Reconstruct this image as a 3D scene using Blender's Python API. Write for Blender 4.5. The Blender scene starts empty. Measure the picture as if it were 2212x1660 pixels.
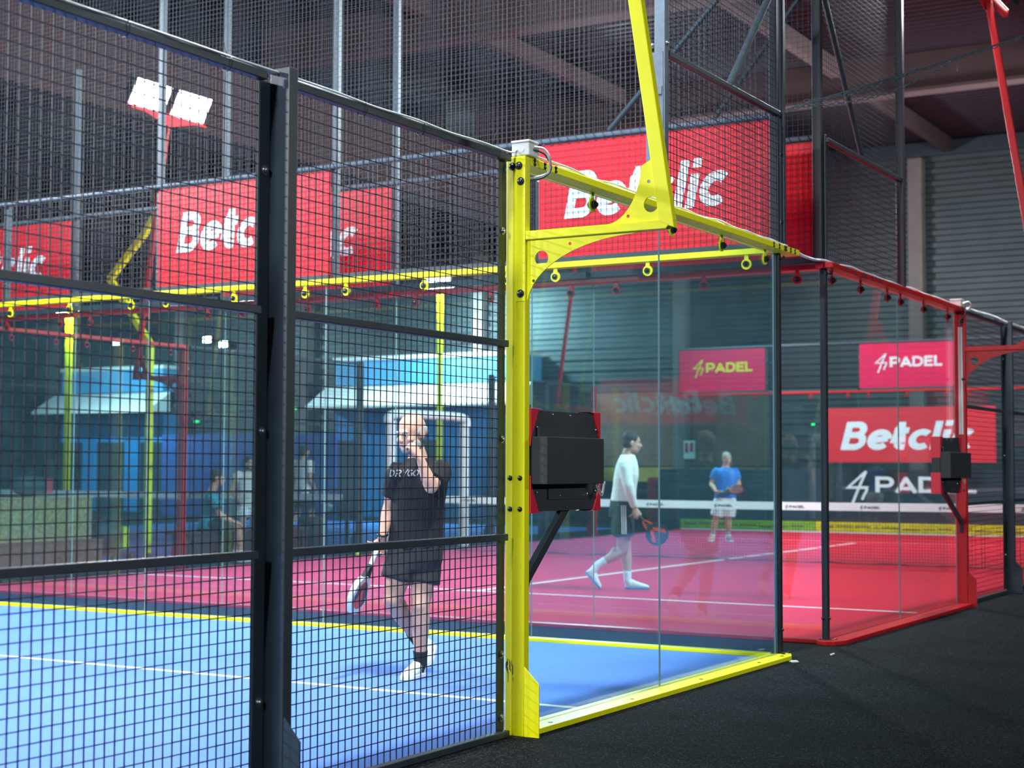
import bpy, bmesh, math, random
from mathutils import Vector, Matrix, noise
from mathutils.bvhtree import BVHTree
random.seed(7)
S = bpy.context.scene
COL = S.collection
V = Vector
PI = math.pi
ORG = {}            # world origin of every thing (empties carry no rotation)

# ------------------------------------------------------------------ camera maths (solved from the court's known sizes)
FPX = 3390.6
CAM = V((4.0389, -7.0105, 1.3759)); YAW, PITCH, ROLL = 0.53062, 0.053008, 0.0031526
CF = V((-math.sin(YAW)*math.cos(PITCH), math.cos(YAW)*math.cos(PITCH), math.sin(PITCH)))
_r = V((math.cos(YAW), math.sin(YAW), 0)); _u = _r.cross(CF)
CR = _r*math.cos(ROLL)+_u*math.sin(ROLL); CU = -_r*math.sin(ROLL)+_u*math.cos(ROLL)
def at(px, py, depth):
    """world point seen at a pixel of the photograph, at a depth along the view axis"""
    return CAM + CF*depth + CR*((px-1106)*depth/FPX) - CU*((py-830)*depth/FPX)
def depth_of(p): return (V(p)-CAM).dot(CF)

# ------------------------------------------------------------------ mesh builder
class MB:
    def __init__(self): self.v=[]; self.f=[]; self.m=[]
    def add(self, vs, fs, mi=0):
        b=len(self.v); self.v += [V(p) for p in vs]
        self.f += [[b+i for i in f] for f in fs]; self.m += [mi]*len(fs); return self
    def box(self, x0,x1,y0,y1,z0,z1, mi=0):
        vs=[(x0,y0,z0),(x1,y0,z0),(x1,y1,z0),(x0,y1,z0),(x0,y0,z1),(x1,y0,z1),(x1,y1,z1),(x0,y1,z1)]
        return self.add(vs,[(0,3,2,1),(4,5,6,7),(0,1,5,4),(1,2,6,5),(2,3,7,6),(3,0,4,7)],mi)
    def bar(self, a, b, w, h, up=(0,0,1), mi=0):
        """box section w x h from a to b"""
        a=V(a); b=V(b); d=(b-a).normalized(); up=V(up)
        s=d.cross(up); 
        if s.length<1e-4: s=d.cross(V((0,1,0)))
        s.normalize(); u=s.cross(d).normalized()
        vs=[]
        for p in (a,b):
            for (i,j) in ((-1,-1),(1,-1),(1,1),(-1,1)): vs.append(p+s*(i*w/2)+u*(j*h/2))
        return self.add(vs,[(0,3,2,1),(4,5,6,7),(0,1,5,4),(1,2,6,5),(2,3,7,6),(3,0,4,7)],mi)
    def loft(self, rings, mi=0, cap=True):
        n=len(rings[0]); b=len(self.v)
        for r in rings: self.v += [V(p) for p in r]
        for i in range(len(rings)-1):
            for j in range(n):
                k=(j+1)%n
                self.f.append([b+i*n+j,b+i*n+k,b+(i+1)*n+k,b+(i+1)*n+j]); self.m.append(mi)
        if cap:
            self.f.append([b+j for j in reversed(range(n))]); self.m.append(mi)
            self.f.append([b+(len(rings)-1)*n+j for j in range(n)]); self.m.append(mi)
        return self
    def tube(self, pts, r, n=8, mi=0, cap=True):
        pts=[V(p) for p in pts]; rs=r if isinstance(r,(list,tuple)) else [r]*len(pts)
        rings=[]; prev=None
        for i,p in enumerate(pts):
            t=(pts[min(i+1,len(pts)-1)]-pts[max(i-1,0)]).normalized()
            if prev is None:
                s=t.cross(V((0,0,1)))
                if s.length<.05: s=t.cross(V((0,1,0)))
            else: s=prev-t*prev.dot(t)
            s.normalize(); prev=s; u=s.cross(t)
            rings.append([p+(s*math.cos(2*PI*k/n)+u*math.sin(2*PI*k/n))*rs[i] for k in range(n)])
        return self.loft(rings,mi,cap)
    def ball(self, c, r, nu=12, nv=8, axes=None, mi=0):
        c=V(c); r=V(r) if not isinstance(r,(int,float)) else V((r,r,r))
        X,Y,Z=axes or (V((1,0,0)),V((0,1,0)),V((0,0,1)))
        b=len(self.v); self.v.append(c+Z*r.z)
        for i in range(1,nv):
            a=PI*i/nv
            for j in range(nu):
                t=2*PI*j/nu; self.v.append(c+X*(r.x*math.sin(a)*math.cos(t))+Y*(r.y*math.sin(a)*math.sin(t))+Z*(r.z*math.cos(a)))
        self.v.append(c-Z*r.z); e=len(self.v)-1
        for j in range(nu):
            k=(j+1)%nu
            self.f.append([b,b+1+j,b+1+k]); self.m.append(mi)
            for i in range(nv-2):
                self.f.append([b+1+i*nu+j,b+1+(i+1)*nu+j,b+1+(i+1)*nu+k,b+1+i*nu+k]); self.m.append(mi)
            self.f.append([e,b+1+(nv-2)*nu+k,b+1+(nv-2)*nu+j]); self.m.append(mi)
        return self
    def disc(self, c, axis, r, t, n=16, mi=0):
        c=V(c); a=V(axis).normalized(); return self.tube([c-a*t/2,c+a*t/2],r,n,mi)
    def plate(self, outer, holes, place, t0, t1, mi=0):
        """flat plate with holes: 2D outline -> place(u,v,t) world"""
        bm=bmesh.new(); es=[]
        for loop in [outer]+holes:
            vs=[bm.verts.new((p[0],p[1],0)) for p in loop]
            es += [bm.edges.new((vs[i],vs[(i+1)%len(vs)])) for i in range(len(vs))]
        bmesh.ops.triangle_fill(bm, use_beauty=True, use_dissolve=False, edges=es)
        bm.verts.index_update(); pv=[(v.co.x,v.co.y) for v in bm.verts]
        fs=[[v.index for v in f.verts] for f in bm.faces]; bm.free()
        n=len(pv); b=len(self.v)
        self.v += [V(place(x,y,t0)) for x,y in pv]+[V(place(x,y,t1)) for x,y in pv]
        self.f += [[b+i for i in f] for f in fs]+[[b+n+i for i in reversed(f)] for f in fs]
        self.m += [mi]*(2*len(fs)); o=0
        for loop in [outer]+holes:
            L=len(loop)
            for i in range(L):
                j=(i+1)%L; self.f.append([b+o+i,b+o+j,b+n+o+j,b+n+o+i]); self.m.append(mi)
            o+=L
        return self
    def mesh(self, name, mats, off=V((0,0,0)), smooth=False, fix=True):
        me=bpy.data.meshes.new(name); me.from_pydata([tuple(p-off) for p in self.v],[],self.f)
        for mm in (mats if isinstance(mats,(list,tuple)) else [mats]): me.materials.append(mm)
        for p,mi in zip(me.polygons,self.m): p.material_index=mi
        if fix:
            bm=bmesh.new(); bm.from_mesh(me); bmesh.ops.recalc_face_normals(bm,faces=bm.faces); bm.to_mesh(me); bm.free()
        if smooth:
            for p in me.polygons: p.use_smooth=True
        me.update(); return me
    def centre(self):
        lo=V([min(p[i] for p in self.v) for i in range(3)]); hi=V([max(p[i] for p in self.v) for i in range(3)])
        return V(((lo.x+hi.x)/2,(lo.y+hi.y)/2,lo.z))
    def build(self, name, mats, parent=None, smooth=False, auto=None, bevel=0, label=None, kind=None, org=None, fix=True):
        off = ORG[parent.name] if parent else (V(org) if org is not None else self.centre())
        me=self.mesh(name,mats,off,smooth,fix)
        return link(name, me, parent, off, auto, bevel, label, kind)
def link(name, me, parent, off, auto=None, bevel=0, label=None, kind=None):
    o=bpy.data.objects.new(name,me); COL.objects.link(o)
    if parent: o.parent=parent
    else: o.location=off
    ORG[o.name]=V(off)
    if auto:
        for p in me.polygons: p.use_smooth=True
        try: me.set_sharp_from_angle(angle=math.radians(auto))
        except Exception: pass
    if bevel:
        m=o.modifiers.new('bevel','BEVEL'); m.width=bevel; m.segments=2; m.limit_method='ANGLE'; m.angle_limit=math.radians(50)
    if label: o['label']=label
    if kind: o['kind']=kind
    return o
def thing(name, loc, label, cat, group=None):
    o=bpy.data.objects.new(name,None); COL.objects.link(o); o.location=loc; o.empty_display_size=.1
    ORG[o.name]=V(loc); return tag(o,label,cat,group)
def tag(o, label, cat, group=None, kind=None):
    o['label']=label; o['category']=cat
    if group: o['group']=group
    if kind: o['kind']=kind
    return o
def struct(o): o['kind']='structure'; return o

# ------------------------------------------------------------------ materials
def sock(n,*names):
    for k in names:
        if k in n.inputs: return n.inputs[k]
def mat(name, col, rough=.5, metal=0., spec=.5, var=0., scale=20., bump=0., bscale=None, emit=None, estr=0., coat=0.):
    m=bpy.data.materials.new(name); m.use_nodes=True; nt=m.node_tree; b=nt.nodes['Principled BSDF']
    b.inputs['Base Color'].default_value=(*col,1); b.inputs['Roughness'].default_value=rough; b.inputs['Metallic'].default_value=metal
    s=sock(b,'Specular IOR Level','Specular'); 
    if s: s.default_value=spec
    if coat: b.inputs['Coat Weight'].default_value=coat
    tc=nt.nodes.new('ShaderNodeTexCoord')
    if var:
        nz=nt.nodes.new('ShaderNodeTexNoise'); nz.inputs['Scale'].default_value=scale; nz.inputs['Detail'].default_value=4
        nt.links.new(tc.outputs['Object'],nz.inputs['Vector'])
        mp=nt.nodes.new('ShaderNodeMapRange'); mp.inputs['From Min'].default_value=.3; mp.inputs['From Max'].default_value=.7
        mp.inputs['To Min'].default_value=1-var; mp.inputs['To Max'].default_value=1+var
        nt.links.new(nz.outputs['Fac'],mp.inputs['Value'])
        mx=nt.nodes.new('ShaderNodeVectorMath'); mx.operation='SCALE'; mx.inputs[0].default_value=col
        nt.links.new(mp.outputs['Result'],mx.inputs['Scale']); nt.links.new(mx.outputs['Vector'],b.inputs['Base Color'])
    if bump:
        n2=nt.nodes.new('ShaderNodeTexNoise'); n2.inputs['Scale'].default_value=bscale or scale; n2.inputs['Detail'].default_value=3
        nt.links.new(tc.outputs['Object'],n2.inputs['Vector'])
        bp=nt.nodes.new('ShaderNodeBump'); bp.inputs['Strength'].default_value=bump; bp.inputs['Distance'].default_value=.01
        nt.links.new(n2.outputs['Fac'],bp.inputs['Height']); nt.links.new(bp.outputs['Normal'],b.inputs['Normal'])
    if emit:
        b.inputs['Emission Color'].default_value=(*emit,1); b.inputs['Emission Strength'].default_value=estr
    return m
M={}
def mk(k,*a,**kw): M[k]=mat(k,*a,**kw); return M[k]
mk('yellow_paint',(.84,.80,.0),.38,spec=.4,var=.04,scale=6)
mk('red_paint',(.42,.003,.006),.36,spec=.4,var=.06,scale=6)
mk('black_steel',(.018,.030,.040),.42,spec=.45,var=.15,scale=8)
mk('black_post',(.009,.012,.017),.45,spec=.4)
mk('black_wire',(.012,.018,.030),.45,spec=.4)
mk('galvanised',(.048,.068,.082),.5,.3,var=.25,scale=30)
mk('grey_steel',(.075,.10,.125),.45,.1,var=.15,scale=20)
mk('bolt_steel',(.35,.38,.40),.25,.9)
mk('bolt_black',(.01,.012,.014),.35)
mk('black_plastic',(.012,.015,.019),.5,bump=.15,bscale=600)
mk('dark_plastic',(.012,.015,.019),.55,bump=.15,bscale=500)
mk('red_plastic',(.60,.006,.025),.4)
mk('white_plastic',(.62,.64,.60),.45)
mk('cable_grey',(.50,.54,.54),.5)
mk('cable_dark',(.05,.06,.07),.5)
mk('net_cord',(.016,.026,.036),.7)
mk('court_net',(.010,.014,.016),.7)
mk('net_tape',(.72,.72,.72),.7,var=.05)
mk('line_white',(.80,.82,.82),.8,var=.05,scale=60)
mk('banner_red',(.78,.008,.020),.45,spec=.3,var=.03,scale=2)
mk('banner_white',(.85,.86,.86),.5,spec=.3)
mk('banner_pink',(.80,.004,.085),.45,spec=.3)
mk('letter_yellow',(.80,.72,.02),.5)
mk('print_red',(.42,.010,.022),.5)
mk('print_white',(.48,.60,.62),.5)
mk('strip_yellow',(.48,.44,.0),.6,var=.2,scale=9)
mk('strip_green',(.13,.30,.01),.6,var=.2,scale=9)
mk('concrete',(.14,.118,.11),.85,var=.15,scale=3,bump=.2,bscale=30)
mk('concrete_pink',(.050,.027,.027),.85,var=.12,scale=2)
mk('cladding',(.036,.050,.053),.5,.25,var=.15,scale=1.5)
mk('deck',(.007,.007,.013),.5,.25,var=.2,scale=1.2)
mk('blue_panel',(.012,.20,.48),.5,var=.15,scale=1.5)
mk('blue_light_panel',(.08,.34,.62),.5,var=.1,scale=2)
mk('blue_tarp',(.006,.045,.21),.6,var=.3,scale=1.2)
mk('canopy_white',(.78,.82,.82),.5)
mk('dark_navy',(.008,.022,.035),.6)
mk('osb',(.30,.24,.11),.8,var=.35,scale=26)
mk('brown_wood',(.17,.085,.05),.7,var=.3,scale=22)
mk('bench_wood',(.06,.022,.025),.6,var=.2)
mk('skin',(.52,.30,.215),.55,spec=.35,var=.06,scale=14)
mk('skin_pale',(.56,.36,.28),.55,spec=.35,var=.06,scale=14)
mk('shirt_black',(.0045,.006,.008),.85,var=.15,scale=30)
mk('shorts_black',(.018,.019,.021),.85,var=.15,scale=30)
mk('shirt_white',(.74,.75,.72),.8)
mk('shirt_blue',(.02,.19,.62),.75)
mk('shirt_teal',(.01,.22,.30),.75)
mk('shorts_white',(.74,.76,.76),.8)
mk('shorts_navy',(.012,.022,.04),.8)
mk('sock_black',(.008,.012,.018),.9)
mk('sock_white',(.72,.74,.74),.9)
mk('shoe_white',(.80,.82,.82),.55)
mk('shoe_sole',(.70,.73,.75),.6)
mk('shoe_blue',(.10,.25,.36),.6)
mk('shoe_orange',(.55,.20,.03),.6)
mk('hair_dark',(.02,.014,.010),.7)
mk('hair_grey',(.27,.26,.24),.75)
mk('eye_white',(.75,.73,.70),.3)
mk('eye_dark',(.02,.015,.012),.25)
mk('lip',(.40,.15,.13),.5)
mk('shirt_print',(.22,.25,.27),.6)
mk('racket_red',(.70,.035,.012),.4)
mk('racket_white',(.62,.66,.66),.4)
mk('racket_black',(.015,.018,.02),.4)
mk('racket_green',(.55,.62,.03),.4)
mk('grip_white',(.72,.73,.75),.7)
mk('racket_darkred',(.22,.02,.015),.45)
mk('ball_yellow',(.55,.75,.03),.9,bump=.3,bscale=500)
mk('foam_white',(.74,.75,.76),.8,var=.06,scale=12)
mk('exit_green',(.0,.25,.05),.5,emit=(.0,1,.18),estr=2.5)
mk('lamp_lens',(.9,.95,1),.3,emit=(.86,.94,1),estr=40)
mk('sign_white',(.62,.62,.62),.6)
mk('band_yellow',(.42,.30,.03),.6,var=.15,scale=5)
mk('bag_red',(.35,.02,.02),.6)
mk('paper_scrap',(.7,.7,.68),.8)

def turf(name, col, col2):
    m=mat(name,col,.9,spec=.15); nt=m.node_tree; b=nt.nodes['Principled BSDF']
    tc=nt.nodes.new('ShaderNodeTexCoord')
    n1=nt.nodes.new('ShaderNodeTexNoise'); n1.inputs['Scale'].default_value=130; n1.inputs['Detail'].default_value=3
    n2=nt.nodes.new('ShaderNodeTexNoise'); n2.inputs['Scale'].default_value=.9; n2.inputs['Detail'].default_value=5
    for n in (n1,n2): nt.links.new(tc.outputs['Object'],n.inputs['Vector'])
    mx=nt.nodes.new('ShaderNodeMix'); mx.data_type='RGBA'; mx.inputs['A'].default_value=(*col,1); mx.inputs['B'].default_value=(*col2,1)
    ad=nt.nodes.new('ShaderNodeMath'); ad.operation='MULTIPLY_ADD'; ad.inputs[1].default_value=.7; 
    nt.links.new(n1.outputs['Fac'],ad.inputs[0])
    m2=nt.nodes.new('ShaderNodeMath'); m2.operation='MULTIPLY_ADD'; m2.inputs[1].default_value=.7; m2.inputs[2].default_value=-.2
    nt.links.new(n2.outputs['Fac'],m2.inputs[0]); nt.links.new(m2.outputs[0],ad.inputs[2])
    nt.links.new(ad.outputs[0],mx.inputs['Factor']); nt.links.new(mx.outputs['Result'],b.inputs['Base Color'])
    bp=nt.nodes.new('ShaderNodeBump'); bp.inputs['Strength'].default_value=.5; bp.inputs['Distance'].default_value=.008
    nt.links.new(n1.outputs['Fac'],bp.inputs['Height']); nt.links.new(bp.outputs['Normal'],b.inputs['Normal'])
    M[name]=m
turf('turf_blue',(.075,.19,.58),(.15,.27,.66))
turf('turf_red',(.52,.006,.022),(.62,.014,.038))
turf('turf_far_blue',(.03,.19,.60),(.05,.24,.66))

def granules():
    m=mat('black_granules',(.012,.018,.022),.85,spec=.35); nt=m.node_tree; b=nt.nodes['Principled BSDF']; b.inputs['Specular IOR Level'].default_value=.12
    tc=nt.nodes.new('ShaderNodeTexCoord')
    vo=nt.nodes.new('ShaderNodeTexVoronoi'); vo.inputs['Scale'].default_value=170
    nt.links.new(tc.outputs['Object'],vo.inputs['Vector'])
    cr=nt.nodes.new('ShaderNodeValToRGB'); e=cr.color_ramp.elements
    e[0].position=.0; e[0].color=(.0015,.003,.004,1); e[1].position=1; e[1].color=(.085,.11,.13,1)
    x=cr.color_ramp.elements.new(.62); x.color=(.0018,.0035,.0045,1); x=cr.color_ramp.elements.new(.86); x.color=(.005,.008,.010,1)
    sp=nt.nodes.new('ShaderNodeSeparateColor'); nt.links.new(vo.outputs['Color'],sp.inputs['Color'])
    nt.links.new(sp.outputs[0],cr.inputs['Fac'])
    nz=nt.nodes.new('ShaderNodeTexNoise'); nz.inputs['Scale'].default_value=1.4; nz.inputs['Detail'].default_value=5
    nt.links.new(tc.outputs['Object'],nz.inputs['Vector'])
    mp=nt.nodes.new('ShaderNodeMapRange'); mp.inputs['From Min'].default_value=.3; mp.inputs['From Max'].default_value=.7; mp.inputs['To Min'].default_value=.35; mp.inputs['To Max'].default_value=.95
    nt.links.new(nz.outputs['Fac'],mp.inputs['Value'])
    sc=nt.nodes.new('ShaderNodeVectorMath'); sc.operation='SCALE'
    nt.links.new(cr.outputs['Color'],sc.inputs[0]); nt.links.new(mp.outputs['Result'],sc.inputs['Scale'])
    nt.links.new(sc.outputs['Vector'],b.inputs['Base Color'])
    bp=nt.nodes.new('ShaderNodeBump'); bp.inputs['Strength'].default_value=.9; bp.inputs['Distance'].default_value=.01
    nt.links.new(vo.outputs['Distance'],bp.inputs['Height']); nt.links.new(bp.outputs['Normal'],b.inputs['Normal'])
    M['granules']=m
granules()

def glass(name, tint, haze, hcol, refl=1.0):
    """thin clear pane: tinted see-through, mirror reflection growing to grazing, a little dust whose blue also imitates veiling reflections"""
    m=bpy.data.materials.new(name); m.use_nodes=True; nt=m.node_tree; nt.nodes.clear()
    out=nt.nodes.new('ShaderNodeOutputMaterial')
    tr=nt.nodes.new('ShaderNodeBsdfTransparent'); tr.inputs['Color'].default_value=(*tint,1)
    gl=nt.nodes.new('ShaderNodeBsdfGlossy'); gl.inputs['Roughness'].default_value=0.0; gl.inputs['Color'].default_value=(.95,1,1,1)
    df=nt.nodes.new('ShaderNodeBsdfDiffuse'); df.inputs['Color'].default_value=(*hcol,1)  # dust haze; its bluish colour also imitates the veil of reflected light
    ge=nt.nodes.new('ShaderNodeNewGeometry')
    dt=nt.nodes.new('ShaderNodeVectorMath'); dt.operation='DOT_PRODUCT'
    nt.links.new(ge.outputs['Incoming'],dt.inputs[0]); nt.links.new(ge.outputs['Normal'],dt.inputs[1])
    ab=nt.nodes.new('ShaderNodeMath'); ab.operation='ABSOLUTE'; nt.links.new(dt.outputs['Value'],ab.inputs[0])
    om=nt.nodes.new('ShaderNodeMath'); om.operation='SUBTRACT'; om.inputs[0].default_value=1; nt.links.new(ab.outputs[0],om.inputs[1])
    pw=nt.nodes.new('ShaderNodeMath'); pw.operation='POWER'; pw.inputs[1].default_value=5; nt.links.new(om.outputs[0],pw.inputs[0])
    ma=nt.nodes.new('ShaderNodeMath'); ma.operation='MULTIPLY_ADD'; ma.inputs[1].default_value=.92; ma.inputs[2].default_value=.042*refl; nt.links.new(pw.outputs[0],ma.inputs[0])
    tc=nt.nodes.new('ShaderNodeTexCoord')
    nz=nt.nodes.new('ShaderNodeTexNoise'); nz.inputs['Scale'].default_value=2.2; nz.inputs['Detail'].default_value=8; nz.inputs['Roughness'].default_value=.65
    nt.links.new(tc.outputs['Object'],nz.inputs['Vector'])
    mp=nt.nodes.new('ShaderNodeMapRange'); mp.inputs['From Min'].default_value=.35; mp.inputs['From Max'].default_value=.75
    mp.inputs['To Min'].default_value=haze*.5; mp.inputs['To Max'].default_value=haze*1.9
    nt.links.new(nz.outputs['Fac'],mp.inputs['Value'])
    m1=nt.nodes.new('ShaderNodeMixShader'); m2=nt.nodes.new('ShaderNodeMixShader')
    nt.links.new(mp.outputs['Result'],m1.inputs['Fac']); nt.links.new(tr.outputs[0],m1.inputs[1]); nt.links.new(df.outputs[0],m1.inputs[2])
    nt.links.new(ma.outputs[0],m2.inputs['Fac']); nt.links.new(m1.outputs[0],m2.inputs[1]); nt.links.new(gl.outputs[0],m2.inputs[2])
    nt.links.new(m2.outputs[0],out.inputs['Surface'])
    M[name]=m
glass('glass',(.885,.975,.98),.008,(.40,.75,.90))
mk('glass_edge',(.22,.32,.31),.2,spec=.6)

# ------------------------------------------------------------------ stroke lettering (cap height 1)
def arc(cx,cy,rx,ry,a0,a1,n=14): return [(cx+rx*math.cos(math.radians(a0+(a1-a0)*i/n)),cy+ry*math.sin(math.radians(a0+(a1-a0)*i/n))) for i in range(n+1)]
def ribbon(pts,w):
    """quads covering a polyline of width w with mitred joints"""
    P=[V((x,y)) for x,y in pts]; L=[];R=[]
    for i,p in enumerate(P):
        a=(p-P[i-1]).normalized() if i>0 else None; b=(P[i+1]-p).normalized() if i<len(P)-1 else None
        if a is None: t=b; k=1
        elif b is None: t=a; k=1
        else:
            t=(a+b); 
            if t.length<1e-3: t=b.copy()
            t.normalize(); k=min(2.2,1/max(.35,t.dot(b)))
        n=V((-t.y,t.x))*(w/2*k); L.append(p+n); R.append(p-n)
    return [[L[i],R[i],R[i+1],L[i+1]] for i in range(len(P)-1)]
GL={  # glyph: (advance, [strokes])
 'B':(.78,[[(.12,0),(.12,1)],[(.1,.90)]+[(.34,.90)]+arc(.40,.715,.185,.185,90,-90)+[(.1,.53)],[(.1,.53),(.38,.53)]+arc(.42,.315,.215,.215,90,-90)+[(.1,.10)]]),
 'e':(.74,[arc(.37,.36,.265,.26,5,318,26),[(.12,.33),(.62,.40)]]),
 't':(.52,[[(.20,.98),(.20,.24)]+arc(.36,.24,.16,.14,180,275,8)+[(.44,.10)],[(.02,.68),(.46,.68)]]),
 'c':(.66,[arc(.37,.36,.265,.26,48,312,24)]),
 'l':(.30,[[(.13,0),(.13,1.0)]]),
 'i':(.30,[[(.13,0),(.13,.70)],[(.13,.83),(.13,1.02)]]),
 'P':(.92,[[(.11,0),(.11,1)],[(.11,.89),(.52,.89)]+arc(.54,.65,.22,.24,90,-90)+[(.11,.41)]]),
 'A':(1.02,[[(.06,0),(.50,.94)],[(.44,.94),(.90,0)],[(.24,.26),(.76,.26)]]),
 'D':(1.0,[[(.11,0),(.11,1)],[(.11,.89),(.42,.89)]+arc(.44,.5,.39,.39,90,-90)+[(.11,.11)]]),
 'E':(.84,[[(.11,0),(.11,1)],[(.11,.89),(.76,.89)],[(.11,.50),(.70,.50)],[(.11,.11),(.76,.11)]]),
 'L':(.76,[[(.11,0),(.11,1)],[(.11,.11),(.70,.11)]]),
 '4':(1.15,[[(.80,1.12),(.06,.36),(.98,.36)],[(.98,.42)]+arc(.86,.24,.12,.18,30,-30,6)+[(.90,.02),(.84,-.22)],[(.80,1.12),(.52,.10),(.40,-.45)]]),
 'R':(.9,[[(.11,0),(.11,1)],[(.11,.89),(.48,.89)]+arc(.50,.66,.2,.22,90,-90)+[(.11,.44)],[(.40,.44),(.76,0)]]),
 'Y':(.86,[[(.05,1),(.42,.45),(.42,0)],[(.42,.45),(.82,1)]]),
 'G':(.98,[arc(.48,.5,.38,.39,48,300,22)+[(.84,.2),(.84,.46),(.55,.46)]]),
 'O':(1.0,[arc(.48,.5,.38,.39,0,360,26)]),
}
def words(s, w=.2, shear=0., gap=0.):
    out=[]; x=0
    for ch in s:
        if ch==' ': x+=.35; continue
        adv,st=GL[ch]
        for k,poly in enumerate(st):
            for q in ribbon(poly,w): out.append(([(x+p.x+shear*p.y,p.y) for p in q],k))
        x+=adv+gap
    return out,x
def lettering(name, s, origin, u, v, nrm, h, material, parent=None, w=.2, shear=0., gap=0., t=.003, centre=False, label=None, fit=None):
    qs,L=words(s,w,shear,gap); mb=MB(); origin=V(origin);u=V(u);v=V(v);nrm=V(nrm)
    sx=h if fit is None else fit/L
    x0=-L*sx/2 if centre else 0
    for q,k in qs:
        f=[origin+u*(x0+x*sx)+v*(y*h)+nrm*(t*(1+.45*k)) for x,y in q]; b=[p-nrm*t*.8 for p in f]
        mb.add(f+b,[(0,1,2,3),(7,6,5,4),(0,4,5,1),(1,5,6,2),(2,6,7,3),(3,7,4,0)])
    return mb.build(name,material,parent,label=label)
# ================================================================== THE HALL
XL,XR,YB,YF,DECK = -36.0,19.0,29.4,-24.0,9.05
struct(MB().box(XL,XR,YF,YB,-.12,0).build('floor',M['granules']))
def ribbed(axis, a, b, c0, z0, z1, pitch, depth, out):
    depth*=1.5
    """trapezoid cladding: ribs run along the wall (horizontal) when z varies"""
    mb=MB(); n=int((z1-z0)/pitch); prof=[]
    for i in range(n):
        z=z0+i*pitch; prof += [(z,0),(z+pitch*.42,0),(z+pitch*.47,depth),(z+pitch*.86,depth)]
    prof.append((z0+n*pitch,0)); vs=[]
    for z,d in prof:
        c=c0+out*d
        vs += [(a,c,z),(b,c,z)] if axis=='X' else [(c,a,z),(c,b,z)]
    back=[]
    fs=[(2*i,2*i+1,2*i+3,2*i+2) for i in range(len(prof)-1)]
    mb.add(vs,fs); k=len(vs)
    c=c0-out*.12
    mb.add([(a,c,z0),(b,c,z0),(b,c,z1),(a,c,z1)] if axis=='X' else [(c,a,z0),(c,b,z0),(c,b,z1),(c,a,z1)],[(0,1,2,3)])
    return mb
struct(ribbed('X',XL,XR,YB,0,DECK,.29,.05,-1).build('wall_back',M['cladding'],fix=False))
struct(ribbed('Y',YF,YB,XL,0,DECK,.29,.05,1).build('wall_left',M['cladding'],fix=False))
struct(ribbed('Y',YF,YB,XR,0,DECK,.29,.05,-1).build('wall_right',M['cladding'],fix=False))
struct(ribbed('X',XL,XR,YF,0,DECK,.29,.05,1).build('wall_front',M['cladding'],fix=False))
# roof deck: ribs run along X
mb=MB(); prof=[]; y=YF
while y<YB:
    prof += [(y,0),(y+.09,0),(y+.12,.045),(y+.21,.045)]; y+=.24
prof.append((y,0)); vs=[]
for y,d in prof: vs += [(XL,y,DECK+d),(XR,y,DECK+d)]
mb.add(vs,[(2*i,2*i+1,2*i+3,2*i+2) for i in range(len(prof)-1)])
mb.add([(XL,YF,DECK+.2),(XR,YF,DECK+.2),(XR,YB+.3,DECK+.2),(XL,YB+.3,DECK+.2)],[(0,1,2,3)])
struct(mb.build('ceiling',M['deck'],fix=False))
tn=[0]
def trim(mb,m,bevel=0):
    tn[0]+=1; return struct(mb.build('trim_%d'%tn[0],m,bevel=bevel))
for yb in (14.35,21.5,7.2,.05,-7.1,-14.25):               # concrete beams across the hall
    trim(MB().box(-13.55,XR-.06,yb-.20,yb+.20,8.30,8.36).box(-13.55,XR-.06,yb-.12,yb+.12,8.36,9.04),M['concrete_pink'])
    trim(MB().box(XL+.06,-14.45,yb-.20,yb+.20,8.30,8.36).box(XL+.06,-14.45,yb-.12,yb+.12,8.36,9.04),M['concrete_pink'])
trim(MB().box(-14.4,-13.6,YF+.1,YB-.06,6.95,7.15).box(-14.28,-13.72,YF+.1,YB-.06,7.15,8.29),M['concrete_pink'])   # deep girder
for x0,x1 in ((-13.5,XR),):
    for xx in (-10.0,-5.5,-1.0,3.5,8.0,12.5):              # purlins between the beams
        for ya,yb in ((14.6,21.25),(7.45,14.1),(21.75,29.2)):
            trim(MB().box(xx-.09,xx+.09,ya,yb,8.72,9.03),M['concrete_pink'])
for xx in (-20,-26,-32):
    for ya,yb in ((14.6,21.25),(7.45,14.1),(21.75,29.2)):
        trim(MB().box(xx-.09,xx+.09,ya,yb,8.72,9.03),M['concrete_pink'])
for xx in (-6.25,-12.25,-18.2,-24.1,-28.9,-34.4,0.2):     # concrete columns on the back wall
    trim(MB().box(xx-.17,xx+.17,YB-.38,YB-.06,0,8.62),M['concrete'],.02)
trim(MB().box(XL+.07,XR-.07,YB-.20,YB-.055,8.66,9.0),M['black_steel'])

# green exit signs on the back wall
def exit_sign(x,y,z,label,k=1.0):
    e=thing('exit_sign',(x,y,z-.11),label,'sign','green exit signs')
    MB().box(x-.19*k,x+.19*k,y,y+.05,z-.11*k,z+.11*k).build('housing',M['dark_plastic'],e)
    MB().box(x-.17*k,x+.17*k,y-.012,y-.002,z-.09*k,z+.09*k).build('panel',M['exit_green'],e)
exit_sign(-28.35,29.28,2.75,'lit green exit sign just right of the far left red column',.55)
exit_sign(-24.57,29.26,3.06,'tiny lit green exit sign above the man walking away in white',.3)
exit_sign(-8.83,29.26,2.43,'tiny lit green exit sign between the two black glass corner posts',.22)
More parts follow.
